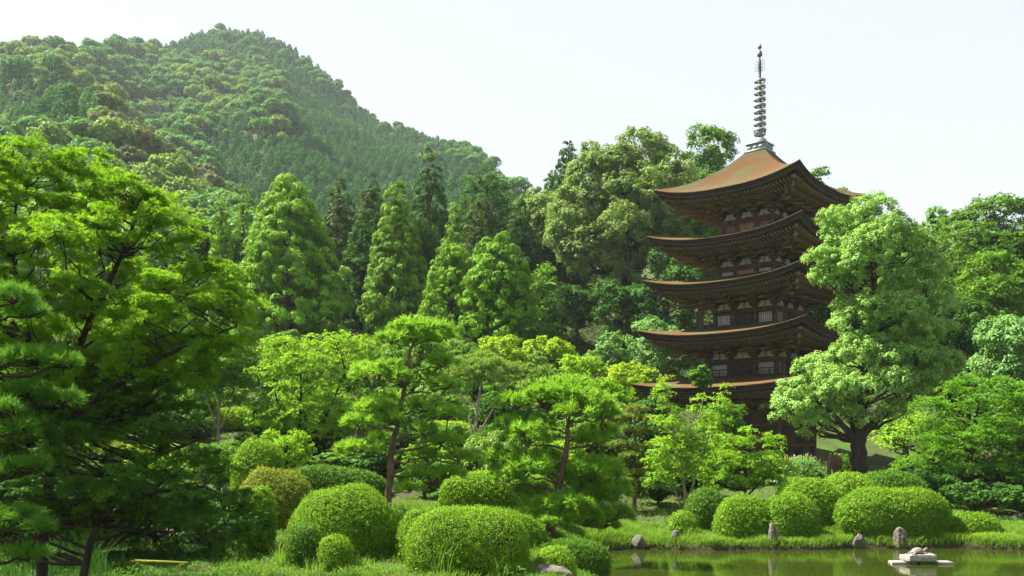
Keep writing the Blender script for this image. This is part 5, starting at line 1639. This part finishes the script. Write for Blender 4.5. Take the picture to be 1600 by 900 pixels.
def undergrowth():
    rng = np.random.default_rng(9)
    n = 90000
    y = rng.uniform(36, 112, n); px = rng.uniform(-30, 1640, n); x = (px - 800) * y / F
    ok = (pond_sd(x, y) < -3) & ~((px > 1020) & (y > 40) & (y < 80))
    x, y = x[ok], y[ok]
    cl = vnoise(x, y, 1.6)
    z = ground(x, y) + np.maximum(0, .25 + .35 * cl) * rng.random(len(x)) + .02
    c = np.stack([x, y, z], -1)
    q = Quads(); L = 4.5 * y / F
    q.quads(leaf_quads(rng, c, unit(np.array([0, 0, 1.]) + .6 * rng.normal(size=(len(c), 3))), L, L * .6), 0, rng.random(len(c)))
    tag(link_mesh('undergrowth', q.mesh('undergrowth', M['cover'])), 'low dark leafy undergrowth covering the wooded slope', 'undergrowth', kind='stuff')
undergrowth()

def front_cover():
    rng = np.random.default_rng(19)
    n = 60000
    y = rng.uniform(21, 33, n); px = rng.uniform(-30, 960, n); x = (px - 800) * y / F
    cl = vnoise(x + 7, y, .8) + .5 * vnoise(x, y - 5, .35)
    ok = (pond_sd(x, y) < -.15) & (cl > -.1)
    x, y, cl = x[ok], y[ok], cl[ok]
    z = ground(x, y) + (.08 + .22 * np.clip(cl, 0, 1.2)) * rng.random(len(x)) ** .6
    c = np.stack([x, y, z], -1); L = np.full(len(c), .05)
    q = Quads()
    q.quads(leaf_quads(rng, c, unit(np.array([0, -.2, 1.]) + .55 * rng.normal(size=(len(c), 3))), L, L * .6), 0, rng.random(len(c)))
    tag(link_mesh('ground_plants', q.mesh('ground_plants', M['green'])), 'low leafy ground plants between the clipped shrubs in front', 'ground plants', kind='stuff')
front_cover()

def tuft(px, py, Y, n, h, label, mat='sedge', spread=.12, lean=.55, w=.014, group=None):
    x = (px - 800) * Y / F; g = float(ground(x, Y)) 
    rng = np.random.default_rng(int(px * 5 + py))
    spread = min(spread, .2)
    b = np.stack([np.clip(rng.normal(size=n), -1.5, 1.5) * spread, np.clip(rng.normal(size=n), -1.5, 1.5) * spread, np.full(n, -.03)], -1)
    qd, sg = blades(rng, b, h * rng.uniform(.5, 1.15, n), np.full(n, w), lean, 4)
    q = Quads(); q.quads(qd, 0, np.tile(rng.random(n), sg))
    o = link_mesh('grass_tuft', q.mesh('grass_tuft', M[mat]), None, (x, Y, g))
    tag(o, label, 'grass tuft', group)
for a in [
 (640, 870, 26.3, 60, 1.2, 'tall pale grass tuft rising between the big round dome and the front mound'),
 (742, 870, 26.0, 60, 1.3, 'tall pale grass tuft rising behind the middle of the front mound'),
 (800, 870, 26.6, 40, 1.1, 'thin tall grass tuft right behind the front mound near the pine'),
 (690, 905, 21.4, 26, 1.15, 'wispy grass tuft in front of the middle of the front mound'),
 (780, 905, 21.5, 30, .7, 'grass tuft in front of the right shoulder of the front mound'),
 (490, 905, 21.9, 60, .5, 'grass tuft below the two small round shrubs'),
 (440, 905, 22.9, 80, .7, 'dense grass tuft at the bottom left of the big dome'),
 (915, 900, 25.6, 70, .6, 'grass tuft leaning out toward the pond by the flat shrub'),
 (560, 905, 22.6, 50, .5, 'grass tuft at the bottom below the big round dome'),
 (1030, 840, 33.9, 60, .75, 'long pale grass tuft between two stones on the far bank'),
 (1075, 845, 33.8, 50, .6, 'arching pale grass tuft right of the squared stone')]:
    tuft(*a)
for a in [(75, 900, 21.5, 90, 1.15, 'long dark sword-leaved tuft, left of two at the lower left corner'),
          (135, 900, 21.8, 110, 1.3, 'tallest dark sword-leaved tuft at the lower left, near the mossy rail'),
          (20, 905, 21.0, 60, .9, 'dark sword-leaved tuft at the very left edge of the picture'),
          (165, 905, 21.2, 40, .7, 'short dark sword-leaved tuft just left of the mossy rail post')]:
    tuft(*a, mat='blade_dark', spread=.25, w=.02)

# ferny ground plants on the right bank
def fern(px, Y, label, h=.32, n=260, mat='shrub_yellow', sp=.45):
    x = (px - 800) * Y / F; g = float(ground(x, Y)); rng = np.random.default_rng(int(px))
    b = np.stack([rng.uniform(-1, 1, n) * sp, rng.normal(size=n) * .12, np.full(n, 0.)], -1)
    qd, sg = blades(rng, b, h * rng.uniform(.5, 1.2, n), np.full(n, .035), .9, 3)
    q = Quads(); q.quads(qd, 0, np.tile(rng.random(n), sg))
    tag(link_mesh('broad_leaf_plant', q.mesh('broad_leaf_plant', M[mat]), None, (x, Y, g)), label, 'plant')
for px, Y, lb in [(1450, 34.2, 'light green arching plant below the right end of the largest dome'), (1490, 33.9, 'light green arching plant below the low olive shrub'), (1530, 34.0, 'light green arching plant right of the one below the low olive shrub'), (1570, 34.1, 'light green arching plant at the right end of the far bank')]:
    fern(px, Y, lb)

# ================================================================== HAZE
def haze():
    x0, x1, y0, y1, z0, z1 = -900., 900., -90., 2600., -3., 420.
    v = [[x, y, z] for z in (z0, z1) for y in (y0, y1) for x in (x0, x1)]
    f = [[0, 2, 3, 1], [4, 5, 7, 6], [0, 1, 5, 4], [2, 6, 7, 3], [0, 4, 6, 2], [1, 3, 7, 5]]
    m, nt, out = new_mat('haze')
    p = N(nt, 'ShaderNodeVolumePrincipled', Density=.00012, Anisotropy=.2)
    p.inputs['Color'].default_value = (.86, .93, 1.0, 1)
    nt.links.new(p.outputs[0], out.inputs['Volume'])
    o = link_mesh('haze', np_mesh('haze', v, f, m)); tag(o, kind='stuff')
if HAZE: haze()

print('TOTAL FACES', sum(len(m.polygons) for m in bpy.data.meshes))
